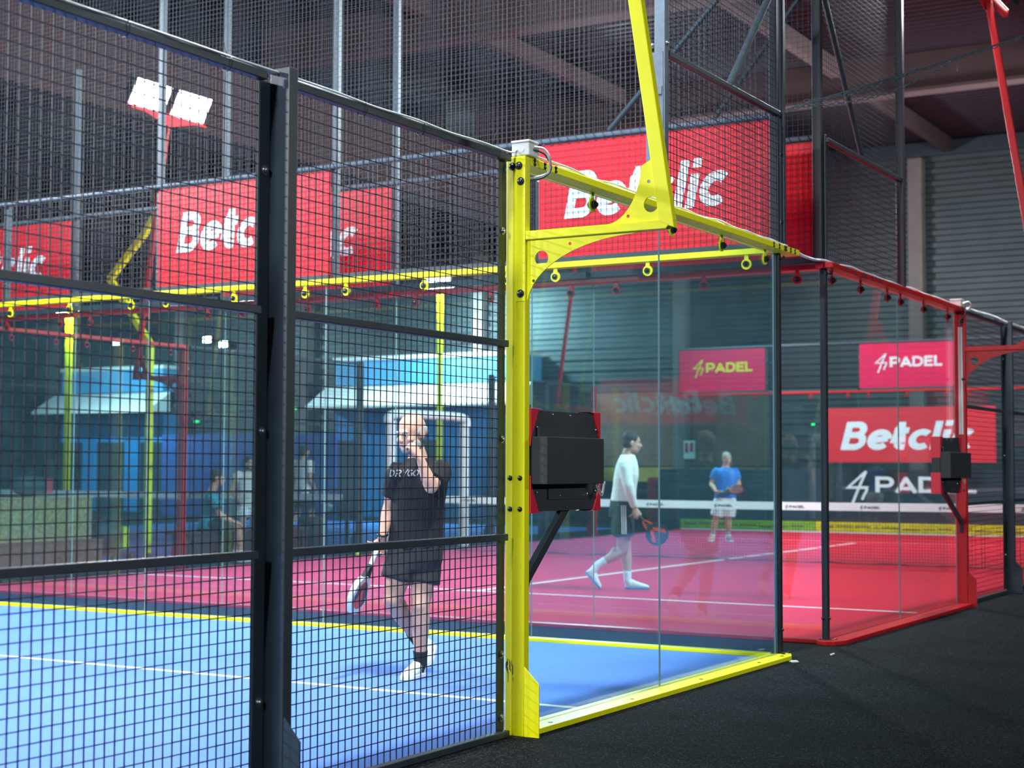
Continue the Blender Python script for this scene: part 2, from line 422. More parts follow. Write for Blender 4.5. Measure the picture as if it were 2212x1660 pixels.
# ------------------------------------------------------------------ club building at the far left
def facade(name,x0,x1,y,label):
    e=thing(name,((x0+x1)/2,y,0),label,'building','blue club cabins at the back')
    mb=MB(); n=int((x1-x0)/.6)
    mb.box(x0,x1,y,y+1.0,.0,2.95)
    for i in range(n+1):
        xx=x0+i*(x1-x0)/n; mb.box(xx-.03,xx+.03,y-.03,y,.05,2.9)
    mb.build('wall_panel',M['blue_panel'],e)
    MB().box(x0,x1,y-.06,y+1.0,3.62,4.30).build('fascia',M['blue_light_panel'],e)
    MB().box(x0-.05,x1+.05,y-.10,y+1.0,4.302,4.40).build('roof_trim',M['canopy_white'],e)
    mb=MB().loft([[(x0-.3,y-1.0,2.96),(x0-.3,y-.061,3.0),(x0-.3,y-.061,3.58),(x0-.3,y-1.0,3.03)],[(x1+.3,y-1.0,2.96),(x1+.3,y-.061,3.0),(x1+.3,y-.061,3.58),(x1+.3,y-1.0,3.03)]])
    mb.build('canopy',M['canopy_white'],e)
    for xx in (x0+.35,(x0+x1)/2,x1-.35):
        d=MB().box(xx-.55,xx+.55,y-.05,y-.032,.05,2.1).build('door',M['dark_navy'],e)
        MB().box(xx+.38,xx+.42,y-.09,y-.05,.95,1.15).build('handle',M['galvanised'],d)
facade('club_cabin',-32.9,-28.7,28.2,'blue cabin with white canopy at the far left of the photo')
facade('club_cabin',-22.3,-16.3,28.2,'blue cabin with white canopy behind the player in black')
tag(MB().box(-26.6,-20.6,25.9,26.0,.001,2.25).build('windbreak',M['blue_tarp']),'dark blue windbreak sheet at the far end of the blue court','sheet')
# wall floodlights far left
def wall_light(x,z,label):
    e=thing('wall_floodlight',(x,29.0,z),label,'light','small floodlights on the back wall')
    MB().box(x-.16,x+.16,29.05,29.15,z-.1,z+.1).bar((x,29.15,z),(x,29.33,z),.05,.05).build('housing',M['dark_plastic'],e)
    MB().box(x-.14,x+.14,29.03,29.046,z-.08,z+.08).build('lens',M['lamp_lens'],e)
wall_light(-27.78,5.19,'left one of the close pair of small floodlights on the dark wall')
wall_light(-27.14,5.03,'right one of the close pair of small floodlights on the dark wall')
wall_light(-31.5,5.26,'small floodlight on the wall above the left blue cabin')
# wall bands, sign, red stand
e=thing('warning_band',(-13.6,29.25,1.02),'plain yellow warning band on the wall left of the concrete column','sign','yellow wall bands')
MB().box(-14.9,-12.45,29.24,29.34,1.02,1.38).build('board',M['band_yellow'],e)
e=thing('warning_band',(-10.6,29.25,1.06),'yellow warning band with round sign right of the man in blue','sign','yellow wall bands')
MB().box(-12.05,-9.95,29.24,29.34,1.04,1.38).build('board',M['band_yellow'],e)
MB().tube([(-10.25,29.225,1.22),(-10.25,29.238,1.22)],.15,20).build('round_sign',M['red_paint'],e)
MB().tube([(-10.25,29.21,1.22),(-10.25,29.224,1.22)],.11,20).build('round_sign_face',M['sign_white'],e)
MB().box(-10.29,-10.21,29.2,29.209,1.13,1.31).build('pictogram',M['bolt_black'],e)
tag(MB().box(-14.9,-12.45,29.30,29.34,1.42,3.3).build('reflection_board',M['brown_wood']),'added dark board imitating the purple glass reflection, left of the concrete column','board')  # dark boards stand in for the purple reflection on the glass
tag(MB().box(-12.02,-9.95,29.30,29.34,1.42,3.3).build('reflection_board',M['brown_wood']),'added dark board imitating the purple glass reflection, behind the player in blue','board')  # second board painting in that reflection
e=thing('fire_notice',(-11.95,28.98,1.6),'small white notice with red print on the column behind the far glass','notice')
MB().box(-12.1,-11.8,28.975,28.995,1.6,2.05).build('sheet',M['sign_white'],e)
mb=MB(); mb.box(-12.06,-11.99,28.965,28.974,1.75,2.0).box(-11.93,-11.85,28.965,28.974,1.78,2.0); mb.build('print',M['red_paint'],e)
e=thing('red_stand',(-11.5,26.2,0),'tall dark red plastic stand with slots behind the player in blue','stand')
pl=lambda u,v,t: V((-11.78+u,26.2+t,v))
def rr(x0,x1,y0,y1,r,n=4):
    p=[]
    for cx,cy,a in ((x1-r,y1-r,0),(x0+r,y1-r,90),(x0+r,y0+r,180),(x1-r,y0+r,270)):
        p += arc(cx,cy,r,r,a,a+90,n)
    return p
MB().plate(rr(0,.56,.0,1.15,.06),[rr(.18,.34,.62,1.0,.03),rr(.18,.34,.2,.5,.03)],pl,0,.14).build('body',M['bag_red'],e)
MB().box(-11.86,-11.14,26.1,26.45,-.0,.06).build('foot',M['band_yellow'],e)
# ================================================================== COURT PARTS
def frame_axes(axis):
    """u along the wall, n outward"""
    return (V((1,0,0)),V((0,1,0))) if axis=='X' else (V((0,1,0)),V((1,0,0)))
def wirebox(mb, p, q, w):
    d=q-p; h=w/2
    lo=V([min(p[i],q[i]) - (h if abs(d[i])<1e-6 else 0) for i in range(3)]); hi=V([max(p[i],q[i]) + (h if abs(d[i])<1e-6 else 0) for i in range(3)])
    return mb.box(lo.x,hi.x,lo.y,hi.y,lo.z,hi.z)
def grid(axis, c, u0,u1,z0,z1, pitch, w, c2=None):
    """welded grid: uprights in plane c, horizontals just behind it"""
    mb=MB(); c2=c if c2 is None else c2; P=(lambda u,z,cc: V((u,cc,z))) if axis=='X' else (lambda u,z,cc: V((cc,u,z)))
    n=max(1,round((u1-u0)/pitch)); m=max(1,round((z1-z0)/pitch))
    for i in range(n+1):
        u=u0+(u1-u0)*i/n; wirebox(mb,P(u,z0,c),P(u,z1,c),w)
    for j in range(m+1):
        z=z0+(z1-z0)*j/m; wirebox(mb,P(u0,z,c2),P(u1,z,c2),w)
    return mb
def bolt(parent, p, nrm, r=.016, m='bolt_steel', name='bolt'):
    n=V(nrm).normalized(); p=V(p); t=n.orthogonal().normalized(); s=n.cross(t)
    mb=MB().disc(p+n*.002,n,r*1.25,.004,14).ball(p+n*.004,(r,r,r*.8),12,6,(t,s,n))
    return mb.build(name,M[m],parent,smooth=False,auto=40)
def fence_panel(Y0,Y1,xp,label,rails=True,out=1,endbar=False,near=True,H=3.0):
    """2 m wide welded mesh panel in a plane X=xp, frame on the outside (out=+1 toward +X)"""
    e=thing('mesh_panel',(xp,(Y0+Y1)/2,0),label,'fence panel','welded mesh fence panels')
    x0,x1=sorted((xp+out*.002,xp+out*.045))
    grid('Y',xp,Y0+.012,Y1-.012,.03,H-.03,.05,.0042,xp-out*.0044).build('mesh',M['black_wire'],e)
    MB().box(x0,x1,Y0,Y1,H-.035,H).build('top_rail',M['black_steel'],e,bevel=.004)
    MB().box(x0,x1,Y0,Y1,0.002,.035).build('bottom_rail',M['black_steel'],e,bevel=.004)
    if rails:
        for z in (1.0,1.995): MB().box(x0,x1,Y0+.03,Y1-.02,z,z+.035).build('mid_rail',M['black_steel'],e,bevel=.004)
    a,b=sorted((xp+out*.002,xp+out*.008))
    for ya,yb in ((Y0,Y0+.02),(Y1-(.07 if endbar else .012),Y1)):
        bar=MB().box(a,b,ya,yb,.036,H-.036).build('end_bar',M['black_steel'],e)
    if near and endbar:
        for z in (.1,.42,1.52,2.6): bolt(e,(xp+out*.008,Y1-.03,z),(out,0,0))
    return e
def fence_post(Y,xi,label,out=1,H=3.03,foot=True,near=True,w=.06):
    """channel post: body from xi to xi+out*.1, foot plate with sloped top on the outside"""
    e=thing('fence_post',(xi,Y,0),label,'post','black fence posts')
    x0,x1=sorted((xi,xi+out*.1))
    MB().box(x0,x1,Y,Y+w,0,H).build('upright',M['black_steel'],e,bevel=.004)
    a,b=sorted((xi-out*.006,xi))
    MB().box(a,b,Y-.064,Y+w,0.04,H-.06).build('flange',M['black_steel'],e)
    if near:
        for z in (.42,1.52,2.6): bolt(e,(xi+out*.001,Y-.034,z),(out,0,0))
    if foot:
        xo=xi+out*.1
        MB().plate([(0,.002),(.085,.002),(.085,.27),(0.002,.36)],[],lambda u,v,t: V((xo+out*u,Y+.004+t,v)),0,.008).build('foot_plate',M['black_steel'],e)
    return e
def mast(X,Y,out,m,label,glabel,lit=1.0,power=None,face=None,detail=True,name='floodlight_mast',tilt=28,yaw=0):
    """column + bracket + leaning pole + twin floodlight. X outer face, out=+1 to the right; pole leans back inwards"""
    e=thing(name,(X,Y,0),label,'light mast',glabel)
    P=lambda o,y,z: V((X+out*o,Y+y,z)); mp=M[m]
    def bx(o0,o1,y0,y1,z0,z1,n,bv=.006,mm=None):
        a,b=sorted((X+out*o0,X+out*o1)); return MB().box(a,b,Y+y0,Y+y1,z0,z1).build(n,mm or mp,e,bevel=bv)
    bx(-.114,0,0,.057,0,2.998,'column')
    bx(-.05,.003,-.005,0,2.235,2.955,'bracket_sleeve',.001)
    MB().plate([(.002,.002),(.088,.002),(.088,.265),(.084,.275),(.0,.355)],[],lambda u,v,t:P(u,.002+t,v),0,.007).build('foot_plate',mp,e)
    MB().plate([(0,2.555),(.80,2.555),(.845,2.600),(0,2.600)],[],lambda u,v,t:P(u,t,v),0,.05).build('arm',mp,e,bevel=.004)
    # lower web: straight along column and arm, hollow curve between, with lightening holes
    n=18; cx,cy,rx,ry=.66,2.215,.656,.333
    cur=arc(cx,cy,rx,ry,90,180,n)
    MB().plate([(.002,2.553)]+[(.66,2.553)]+cur[1:-1]+[(.004,2.235),(.002,2.235)],[arc(.088,2.455,.040,.040,0,342,18),arc(.255,2.52,.009,.009,0,324,9),arc(.04,2.34,.009,.009,0,324,9)],lambda u,v,t:P(u,.020+t,v),0,.008).build('arm_web',mp,e)
    # pole leans inwards
    A=(.803,2.56); k=-.150
    px=lambda z: A[0]+k*(z-A[1])
    zt=6.12
    MB().plate([(.765,2.59),(.845,2.557),(px(zt)+.033,zt),(px(zt)-.033,zt)],[],lambda u,v,t:P(u,t-.001,v),0,.05).build('pole',mp,e,bevel=.004)
    c2=arc(.46,2.92,.20,.318,270,353,14)
    MB().plate(c2+[(px(2.92)-.02,2.92),(.775,2.602),(.46,2.602)],[arc(.712,2.685,.040,.040,0,342,18),arc(.585,2.635,.009,.009,0,324,9),arc(.70,2.80,.009,.009,0,324,9)],lambda u,v,t:P(u,.020+t,v),0,.008).build('pole_web',mp,e)
    if detail:
        for q in ((-.077,2.945),(-.033,2.945),(-.022,2.862),(-.022,2.275)): bolt(e,P(q[0],-.005 if q[0]>-.05 else 0,q[1]),(0,-1,0),.017,'bolt_black')
        for q in ((-.085,1.32),(-.025,1.32),(-.085,1.16),(-.025,1.16)): bolt(e,P(q[0],0,q[1]),(0,-1,0),.011,'bolt_black')
    # cross bar and two heads, tilted down to the court
    ox=px(6.1)
    MB().box(*sorted((X+out*(ox-.03),X+out*(ox+.03))),Y-.72,Y+.77,6.121,6.165).build('cross_bar',mp,e)
    MB().plate([(-.50,6.12),(.50,6.12),(.03,6.0),(-.03,6.0)],[],lambda u,v,t:P(ox-.034+t,.025+u,v),0,.006).build('cross_web',mp,e)
    a=math.radians(tilt); yw=Matrix.Rotation(math.radians(yaw),3,'Z'); nd=yw@V((-out*math.cos(a),0,-math.sin(a))); upv=yw@V((-out*math.sin(a),0,math.cos(a))); sdv=yw@V((0,1,0))
    for s in (-1,1):
        c=P(ox-.02,.025+s*.40,6.36); h=.20
        q=lambda du,dy,dn: c+upv*du+sdv*dy+nd*dn
        vs=[q(i*h,j*.35,k_) for k_ in (-.055,.03) for (i,j) in ((-1,-1),(1,-1),(1,1),(-1,1))]
        hd=MB().add(vs,[(0,3,2,1),(4,5,6,7),(0,1,5,4),(1,2,6,5),(2,3,7,6),(3,0,4,7)])
        for jj in range(13): 
            y=-.33+jj*.055; hd.add([q(i*h*.9,y+d,k_) for k_ in (-.1,-.055) for (i,d) in ((-1,-.006),(1,-.006),(1,.006),(-1,.006))],[(0,3,2,1),(4,5,6,7),(0,1,5,4),(1,2,6,5),(2,3,7,6),(3,0,4,7)])
        f=hd.build('floodlight',M['galvanised'],e)
        MB().bar(c-upv*.22+nd*-.01,c-upv*.05,.03,.03).build('stirrup',mp,f)
        ln=MB().add([q(i*h*.9,j*.325,.034) for (i,j) in ((-1,-1),(1,-1),(1,1),(-1,1))]+[q(i*h*.9,j*.325,.031) for (i,j) in ((-1,-1),(1,-1),(1,1),(-1,1))],[(0,1,2,3),(7,6,5,4),(0,4,5,1),(1,5,6,2),(2,6,7,3),(3,7,4,0)]).build('lens',M['lamp_lens'],f)
        if lit:
            ld=bpy.data.lights.new('lamp','AREA'); ld.shape='RECTANGLE'; ld.size=.62; ld.size_y=.38; ld.energy=(power or LAMP)*lit; ld.color=(.86,.93,1.0)
            try: ld.spread=math.radians(165)
            except Exception: pass
            lo=bpy.data.objects.new('lamp',ld); COL.objects.link(lo); lo.parent=f
            lo.matrix_local=Matrix.Translation((c+nd*.042)-ORG[f.name])@nd.to_track_quat('-Z','Y').to_matrix().to_4x4()
    return e
def clamp(parent,p,axis,m,drop=.045):
    """round glass clamp: painted ring hanging under the beam, black cap through the pane"""
    p=V(p); a=V(axis); 
    r=MB().disc(p,a,.040,.010,20)
    s=V((0,1,0)) if abs(a.x)>.5 else V((1,0,0))
    lo=p-s*.016-a*.004; hi=p+s*.016+a*.004
    r.box(min(lo.x,hi.x),max(lo.x,hi.x),min(lo.y,hi.y),max(lo.y,hi.y),p.z,p.z+drop+.03)
    c=r.build('glass_clamp',M[m],parent)
    MB().disc(p+a*.010,a,.024,.022,16).ball(p+a*.021,.018,10,6).build('clamp_cap',M['bolt_black'],c)
    MB().disc(p-a*.016,a,.020,.012,14).build('clamp_cap',M['bolt_black'],c)
def pane(axis,c,u0,u1,z0,z1,parent,t=.010):
    """glass sheet: two see-through faces, pale polished edges"""
    mb=MB(); 
    if axis=='X': a=[(u0,c-t/2,z0),(u1,c-t/2,z0),(u1,c-t/2,z1),(u0,c-t/2,z1),(u0,c+t/2,z0),(u1,c+t/2,z0),(u1,c+t/2,z1),(u0,c+t/2,z1)]
    else: a=[(c-t/2,u0,z0),(c-t/2,u1,z0),(c-t/2,u1,z1),(c-t/2,u0,z1),(c+t/2,u0,z0),(c+t/2,u1,z0),(c+t/2,u1,z1),(c+t/2,u0,z1)]
    mb.add(a,[(0,1,2,3),(7,6,5,4)],0); mb.add(a,[(0,4,5,1),(1,5,6,2),(2,6,7,3),(3,7,4,0)],1)
    return mb.build('glass_panel',[M['glass'],M['glass_edge']],parent)
def beam(axis,u0,u1,c0,c1,m,e,clamps,cside,bolts=(),bside=None):
    """flat steel beam on top of the glass, z 2.955-2.998"""
    a,b=sorted((c0,c1))
    (MB().box(u0,u1,a,b,2.955,2.998) if axis=='X' else MB().box(a,b,u0,u1,2.955,2.998)).build('top_beam',M[m],e,bevel=.004)
    for u in clamps:
        if axis=='X': clamp(e,(u,cside,2.885),(0,-1,0),m)
        else: clamp(e,(cside,u,2.885),(1,0,0),m)
    for u in bolts:
        for z in (2.966,2.987):
            bolt(e,(u,bside,z) if axis=='X' else (bside,u,z),(0,-1,0) if axis=='X' else (1 if bside>c0-1e-3 and bside>=max(a,b)-1e-3 else -1,0,0),.0085,'bolt_black')
    return e
PX=[-.10,-2.155,-4.21,-6.265,-8.32,-10.375]     # back wall bays
NTH=['first','second','third','fourth','fifth']
def turf_slab(X0,X1,Y0,Y1,m,label,lines,zt=.010):
    e=thing('court_turf',((X0+X1)/2,(Y0+Y1)/2,0),label,'turf')
    MB().box(X0,X1,Y0,Y1,.001,zt).build('turf',M[m],e)
    for (a,b,c,d) in lines: MB().box(a,b,c,d,zt+.0005,zt+.0035).build('court_line',M['line_white'],e)
    return e
def back_wall(Yg, Yp, face, m, cname, banners, tall, short, netlab, mesh=True, nett=True, order='right', Ybeam=None, glabel=None):
    """glazed end wall: panes at Y=Yg, uprights at Y=Yp (outside), mesh and banners 3-4 m, net above"""
    gw=thing('glass_wall',((PX[0]+PX[-1])/2,Yg,0),glabel,'glass wall')
    for i in range(5):
        a,b=PX[i+1]+.003,PX[i]-.003
        pane('X',Yg,a,b,.034,2.945,gw)
    cl=[]
    for i in range(5): cl += [PX[i]-.22,(PX[i]+PX[i+1])/2,PX[i+1]+.22]
    y0,y1=sorted((Yg-.035,Yg+.075)); fs=-1 if Yp>Yg else 1
    beam('X',PX[-1]-.06,PX[0]-.045,y0,y1,m,gw,cl,Yg-.012)
    MB().box(PX[-1]-.1,PX[0]-.055,y0,y1,.002,.030).build('base_rail',M[m],gw,bevel=.003)
    if mesh:
        yy=Yp-.03
        for i in range(5):
            e=thing('upper_mesh_panel',((PX[i]+PX[i+1])/2,yy,3.0),'%s upper mesh panel from the right above the %s end glass'%(NTH[i],cname),'fence panel','upper mesh panels of the %s end wall'%cname)
            grid('X',yy,PX[i+1]+.03,PX[i]-.03,3.05,3.97,.05,.0036,yy-.0038).build('mesh',M['black_wire'],e)
            MB().box(PX[i+1]+.03,PX[i]-.03,yy-.012,yy+.022,2.999,3.05).build('bottom_rail',M['black_steel'],e)
        r=thing('top_rail',((PX[0]+PX[-1])/2,yy,3.985),'dark tube wound with cord topping the %s end wall'%cname,'rail')
        MB().tube([(PX[-1],yy,4.0),(PX[0],yy,4.0)],.021,10).build('tube',M['grey_steel'],r)
        mb=MB(); pts=[]; n=900
        for k in range(n+1):
            x=PX[-1]+(PX[0]-PX[-1])*k/n; a=k*2*PI/7; pts.append((x,yy+.024*math.cos(a),4.0+.024*math.sin(a)))
        mb.tube(pts,.004,4).build('net_cord',M['net_cord'],r)
        for i in range(6):
            x=PX[i]
            e=thing('net_post',(x,Yp,2.999),'%s upright from the right along the %s end wall'%((NTH+['sixth'])[i],cname),'post','uprights of the %s end wall'%cname)
            H=tall.get(i,4.03); mm='galvanised' if i in tall and i not in (0,) else 'black_steel'
            MB().box(x-.03,x+.03,Yp,Yp+.05,2.999,H).build('upright',M[mm],e,bevel=.004)
            for z in (3.2,3.7): bolt(e,(x,Yp,z),(0,-1,0),.012,'bolt_steel')
    if nett:
        yn=Yp-.03
        o=grid('X',yn,PX[-1],PX[0],4.025,9.0,.045,.0022).build('ball_net',M['net_cord'],kind='stuff',org=((PX[0]+PX[-1])/2,yn,4.0))
        tag(o,netlab,'net')
    for (i,kind,j,lab) in banners:
        banner(PX[j]-.03,PX[i]-.0,Yp-.013,kind,lab,face)
def banner(x0,x1,y,kind,label,face=-1,z0=3.051,z1=3.975,group='banners on the end walls'):
    """printed board hung on the upper mesh; face -1 looks toward -Y"""
    e=thing('banner',((x0+x1)/2,y,z0),label,'banner',group); W=x1-x0
    MB().box(x0+.04,x1-.03,y-.003,y+.003,z0,z1).build('sheet',M['banner_red' if kind!='padel_y' and kind!='padel_w' else 'banner_pink'],e)
    u=V((1,0,0))*(-face if False else 1)
    o=V((x0+.04,y-.004,z0)); nrm=V((0,-1,0)); v=V((0,0,1))
    if face>0:
        u=V((-1,0,0)); o=V((x1-.03,y+.004,z0)); nrm=V((0,1,0))
    if kind=='bet':
        lettering('lettering','Betclic',o+u*(.23)+v*.31,u,v,nrm,.37,M['banner_white'],e,w=.215,shear=.22,fit=1.38)
    else:
        lm=M['letter_yellow'] if kind=='padel_y' else M['banner_white']
        lettering('lettering','4',o+u*.31+v*.42,u,v,nrm,.25,lm,e,w=.13,shear=.18)
        lettering('lettering','PADEL',o+u*.64+v*.42,u,v,nrm,.21,lm,e,w=.235,fit=1.10)
    return e
# ================================================================== YELLOW COURT (near)
LAMP=620.0; EXPO=0.0
G1='panels of the black side fence'
XP=-.105
fence_panel(-1.89,-.035,XP,'black mesh fence panel between the tall black post and the yellow column',endbar=True)
fence_panel(-3.95,-2.018,XP,'black mesh fence panel left of the tall black foreground post')
fence_panel(-6.005,-4.078,XP,'black mesh fence panel beyond the left edge of the photo')
fence_post(-1.952,-.1,'tall black fence post in the left foreground')
fence_post(-4.012,-.1,'black fence post beyond the left edge of the photo')
m1=mast(0,0,1,'yellow_paint','yellow column with bracket arm and leaning light pole in the foreground','yellow floodlight masts')
# scuffs on the foot of the column
mb=MB(); rs=random.Random(3)
for k in range(14):
    x=-.108+rs.random()*.05; z=.27+rs.random()*.09; l=.012+rs.random()*.045
    mb.box(x,x+.0025,-.0012,-.0004,z,z+l)
mb.build('scuff_marks',M['bolt_black'],m1)
gw=thing('glass_wall',(-.1,2,0),'near glass side wall with yellow beam, right of the yellow column','glass wall')
pane('Y',-.1,.06,1.8455,.034,2.945,gw)
pane('Y',-.1,1.8505,3.812,.034,2.945,gw)
beam('Y',.06,4.10,-.14,0.0,'yellow_paint',gw,[.95,1.66,2.04,2.85,3.65],-.1,[.10,.21,.33,3.57,3.68,3.79,3.815,3.91,4.0],0.0)
o=MB().loft([[(-.15,.06,z),(.03,.06,z),(.03,3.80,z),(-.03,3.95,z),(-.15,3.95,z)] for z in (.002,.030)]).build('base_rail',M['yellow_paint'],gw,bevel=.002)
for y in (.32,1.3,2.3,3.3,3.74): MB().disc((-.02,y,.0312),(0,0,1),.013,.002,12).build('bolt',M['bolt_black'],o)
def corner_post(X0,X1,Y0,Y1,label):
    e=thing('corner_post',((X0+X1)/2,(Y0+Y1)/2,.03),label,'post','black posts at the glass corners')
    MB().box(X0,X1,Y0,Y1,.031,2.954).build('upright',M['black_post'],e,bevel=.005)
    for z in (.2,): 
        bolt(e,(X0+.012,Y0,z),(0,-1,0),.012,'bolt_black'); bolt(e,(X1,Y0+.03,z),(1,0,0),.012,'bolt_black')
    for dx,dy in ((-.02,-.03),(.03,-.02),(.04,.03)): bolt(e,((X0+X1)/2+dx*1.6,(Y0+Y1)/2+dy*1.6,.031),(0,0,1),.012,'bolt_black')
    bolt(e,(X1,Y0+.03,2.92),(1,0,0),.014,'bolt_black'); bolt(e,(X1+.02,Y0+.045,2.925),(1,0,0),.014,'bolt_black')
    return e
corner_post(-.13,-.08,3.875,3.925,'black post at the glass corner of the yellow court')
back_wall(3.86,3.965,-1,'yellow_paint','yellow court',
  [(0,'bet',1,'red banner with white lettering behind the yellow bracket, on the upper mesh'),
   (2,'bet',3,'red banner with white lettering cut by the tall black foreground post')],
  {0:9.0,2:9.0,3:9.0,4:4.03},[], 'dark ball net stretched up to the roof behind the yellow court',glabel='yellow framed glass end wall across the blue court')
# side extension: mesh 3-4 m, tall uprights, rail, strut, net
def side_extension(Ya,Yb,cname,xs=-.07):
    e=thing('upper_side_panel',(xs,(Ya+Yb)/2,3.0),'upper side mesh panel beside the corner post of the %s'%cname,'fence panel')
    grid('Y',xs,Ya+.05,Yb-.03,3.02,3.96,.05,.0042,xs-.0044).build('mesh',M['black_wire'],e)
    MB().box(xs-.025,xs+.025,Ya+.04,Yb-.02,3.965,4.0).build('top_rail',M['black_steel'],e,bevel=.003)
    n=xs-.02
    o=grid('Y',n,Ya+.05,Yb,4.01,9.0,.045,.0026).build('side_net',M['net_cord'],kind='stuff',org=(n,(Ya+Yb)/2,4.0))
    tag(o,'dark ball net between the two tall posts of the %s'%cname,'net')
    return e
side_extension(1.86,3.87,'yellow court')
side_extension(4.86,6.91,'red court')
def tall_post(x0,x1,y0,y1,z0,label,m='black_post',plate=False):
    e=thing('tall_post',((x0+x1)/2,(y0+y1)/2,z0),label,'post','tall square posts carrying the ball net')
    MB().box(x0,x1,y0,y1,z0,9.0).build('upright',M[m],e,bevel=.004)
    if plate:
        MB().box(x0-.055,x0,y0,y0+.02,z0,3.97).box(x0-.055,x0+.06,y0-.006,y0,z0,3.97).build('splice_plate',M[m],e)
        bolt(e,(x0-.012,y0-.006,3.72),(0,-1,0),.018); bolt(e,(x0-.02,y0+.01,4.02),(0,-1,0),.014); bolt(e,(x1,y0+.03,4.03),(1,0,0),.014)
        MB().box(x0+.015,x0+.055,y0-.016,y0-.007,3.70,3.75).build('tab',M[m],e)
    return e
tall_post(-.105,-.035,1.80,1.86,2.999,'tall grey square post above the middle of the near side glass','grey_steel',True)
tall_post(-.135,-.075,3.84,3.90,2.999,'tall black square post above the glass corner of the yellow court')
tall_post(-.105,-.035,6.91,6.97,2.999,'tall black square post above the middle of the red side glass')
tall_post(-.145,-.075,4.80,4.86,2.999,'tall black square post above the glass corner of the red court')
def strut(a,b,label,r=.022,m='black_steel'):
    mb=MB().tube([a,b],r,10)
    return tag(mb.build('brace_tube',M[m],auto=40),label,'brace','diagonal brace tubes')
strut((-1.50,3.93,4.03),(-.11,3.93,5.40),'dark diagonal brace tube rising to the right behind the yellow pole')
strut((-.07,2.92,4.0),(-.045,3.925,5.12),'light grey diagonal strut between the two tall posts of the yellow court','.022' and .026,'galvanised')
strut((-1.21,4.90,4.03),(-.11,4.90,5.36),'dark diagonal brace tube behind the yellow corner post')
strut((-.07,5.84,4.0),(-.06,4.87,5.12),'black diagonal strut between the two tall posts of the red court',.024)
# turf
turf_slab(-10.34,-.15,-16.0,3.80,'turf_blue','bright blue artificial turf of the near court',[(-10.3,-.18,.915,.965),(-5.27,-5.22,.90,-16.0+3)])
tag(MB().box(-10.34,-.15,3.78,3.80,.0105,.013).build('turf_edge',M['strip_yellow']),'worn yellow edge stripe along the back of the blue turf','stripe')
# junction box and cables on the yellow column
e=thing('junction_box',(-.03,.03,2.999),'small grey junction box on top of the yellow column','box','grey junction boxes')
MB().box(-.085,.02,.005,.105,2.999,3.068).build('box_body',M['white_plastic'],e,bevel=.006)
MB().box(-.088,.023,.002,.108,3.069,3.082).build('lid',M['white_plastic'],e,bevel=.004)
for x in (-.06,-.02): MB().disc((x,.004,3.03),(0,-1,0),.012,.006,14).build('gland',M['white_plastic'],e)
def cable(name,pts,r,m,label,group=None,n=6,cat='cable'):
    return tag(MB().tube(smooth_path(pts),r,n).build(name,M[m],auto=60),label,cat,group)
def smooth_path(pts,k=6):
    P=[V(p) for p in pts]; out=[]
    for i in range(len(P)-1):
        p0=P[max(i-1,0)];p1=P[i];p2=P[i+1];p3=P[min(i+2,len(P)-1)]
        for j in range(k):
            t=j/k; out.append(.5*((2*p1)+(-p0+p2)*t+(2*p0-5*p1+4*p2-p3)*t*t+(-p0+3*p1-3*p2+p3)*t**3))
    out.append(P[-1]); return out
rs=random.Random(11)
for s,(r,z0,lab) in enumerate(((.006,3.007,'outer grey cable lying along the top of the black side fence'),(.0045,3.005,'inner grey cable lying along the top of the black side fence'),(.005,3.006,'middle grey cable lying along the top of the black side fence'))):
    pts=[]; y=-5.9
    while y<-.15:
        pts.append((-.072-.012*(1-s)+.006*rs.uniform(-1,1),y,z0+rs.random()*.006)); y+=.31
    pts += [(-.06,-.06,3.01),(-.055,.0,3.03)]
    c=cable('cable',pts,r,'cable_grey',lab,'cables along the fence rail')
for k,y in enumerate((-2.82,-2.25,-1.33,-.86,-.17)):
    t=MB(); t.tube(arc(0,0,.026,.026,0,360,14) and [(-.08+.030*math.cos(a),y,2.985+.033*math.sin(a)) for a in [i*2*PI/14 for i in range(15)]],.0022,5)
    t.tube([(-.08,y,3.018),(-.083,y-.012,3.05),(-.078,y+.02 if k==4 else y-.02,3.065+(.05 if k==4 else 0))],.0016,4)
    tag(t.build('cable_tie',M['bolt_black']),'black cable tie on the fence rail, %s from the yellow column'%(['fifth','fourth','third','second','first'][k]),'tie','cable ties on the fence rail')
cable('cable',[(.02,.06,3.05),(.06,.10,3.04),(.075,.13,2.99),(.05,.16,2.93),(.01,.11,2.90),(-.02,.075,2.89)],.007,'cable_grey','grey cable loop hanging from the junction box of the yellow column')
cable('cable',[(.02,.05,3.035),(.045,.13,3.02),(.05,.19,2.96),(.02,.17,2.91),(-.03,.09,2.88)],.006,'cable_dark','dark cable loop beside the junction box of the yellow column')
for s in range(2):
    pts=[(.0,.12,3.01)]; y=.3
    while y<4.05: pts.append((-.03-.03*s+rs.uniform(-.012,.012),y,3.006+rs.random()*.022)); y+=.26
    cable('cable',pts,.006,'cable_grey',['front','rear'][s]+' white cable running along the yellow beam','cables along the yellow beam')
cable('cable',[(-.03,4.1,2.995),(-.05,4.3,2.985),(-.06,4.6,2.99),(-.07,4.84,3.012),(-.06,5.05,3.01)],.011,'cable_grey','thick grey cable between the yellow beam and the red beam')
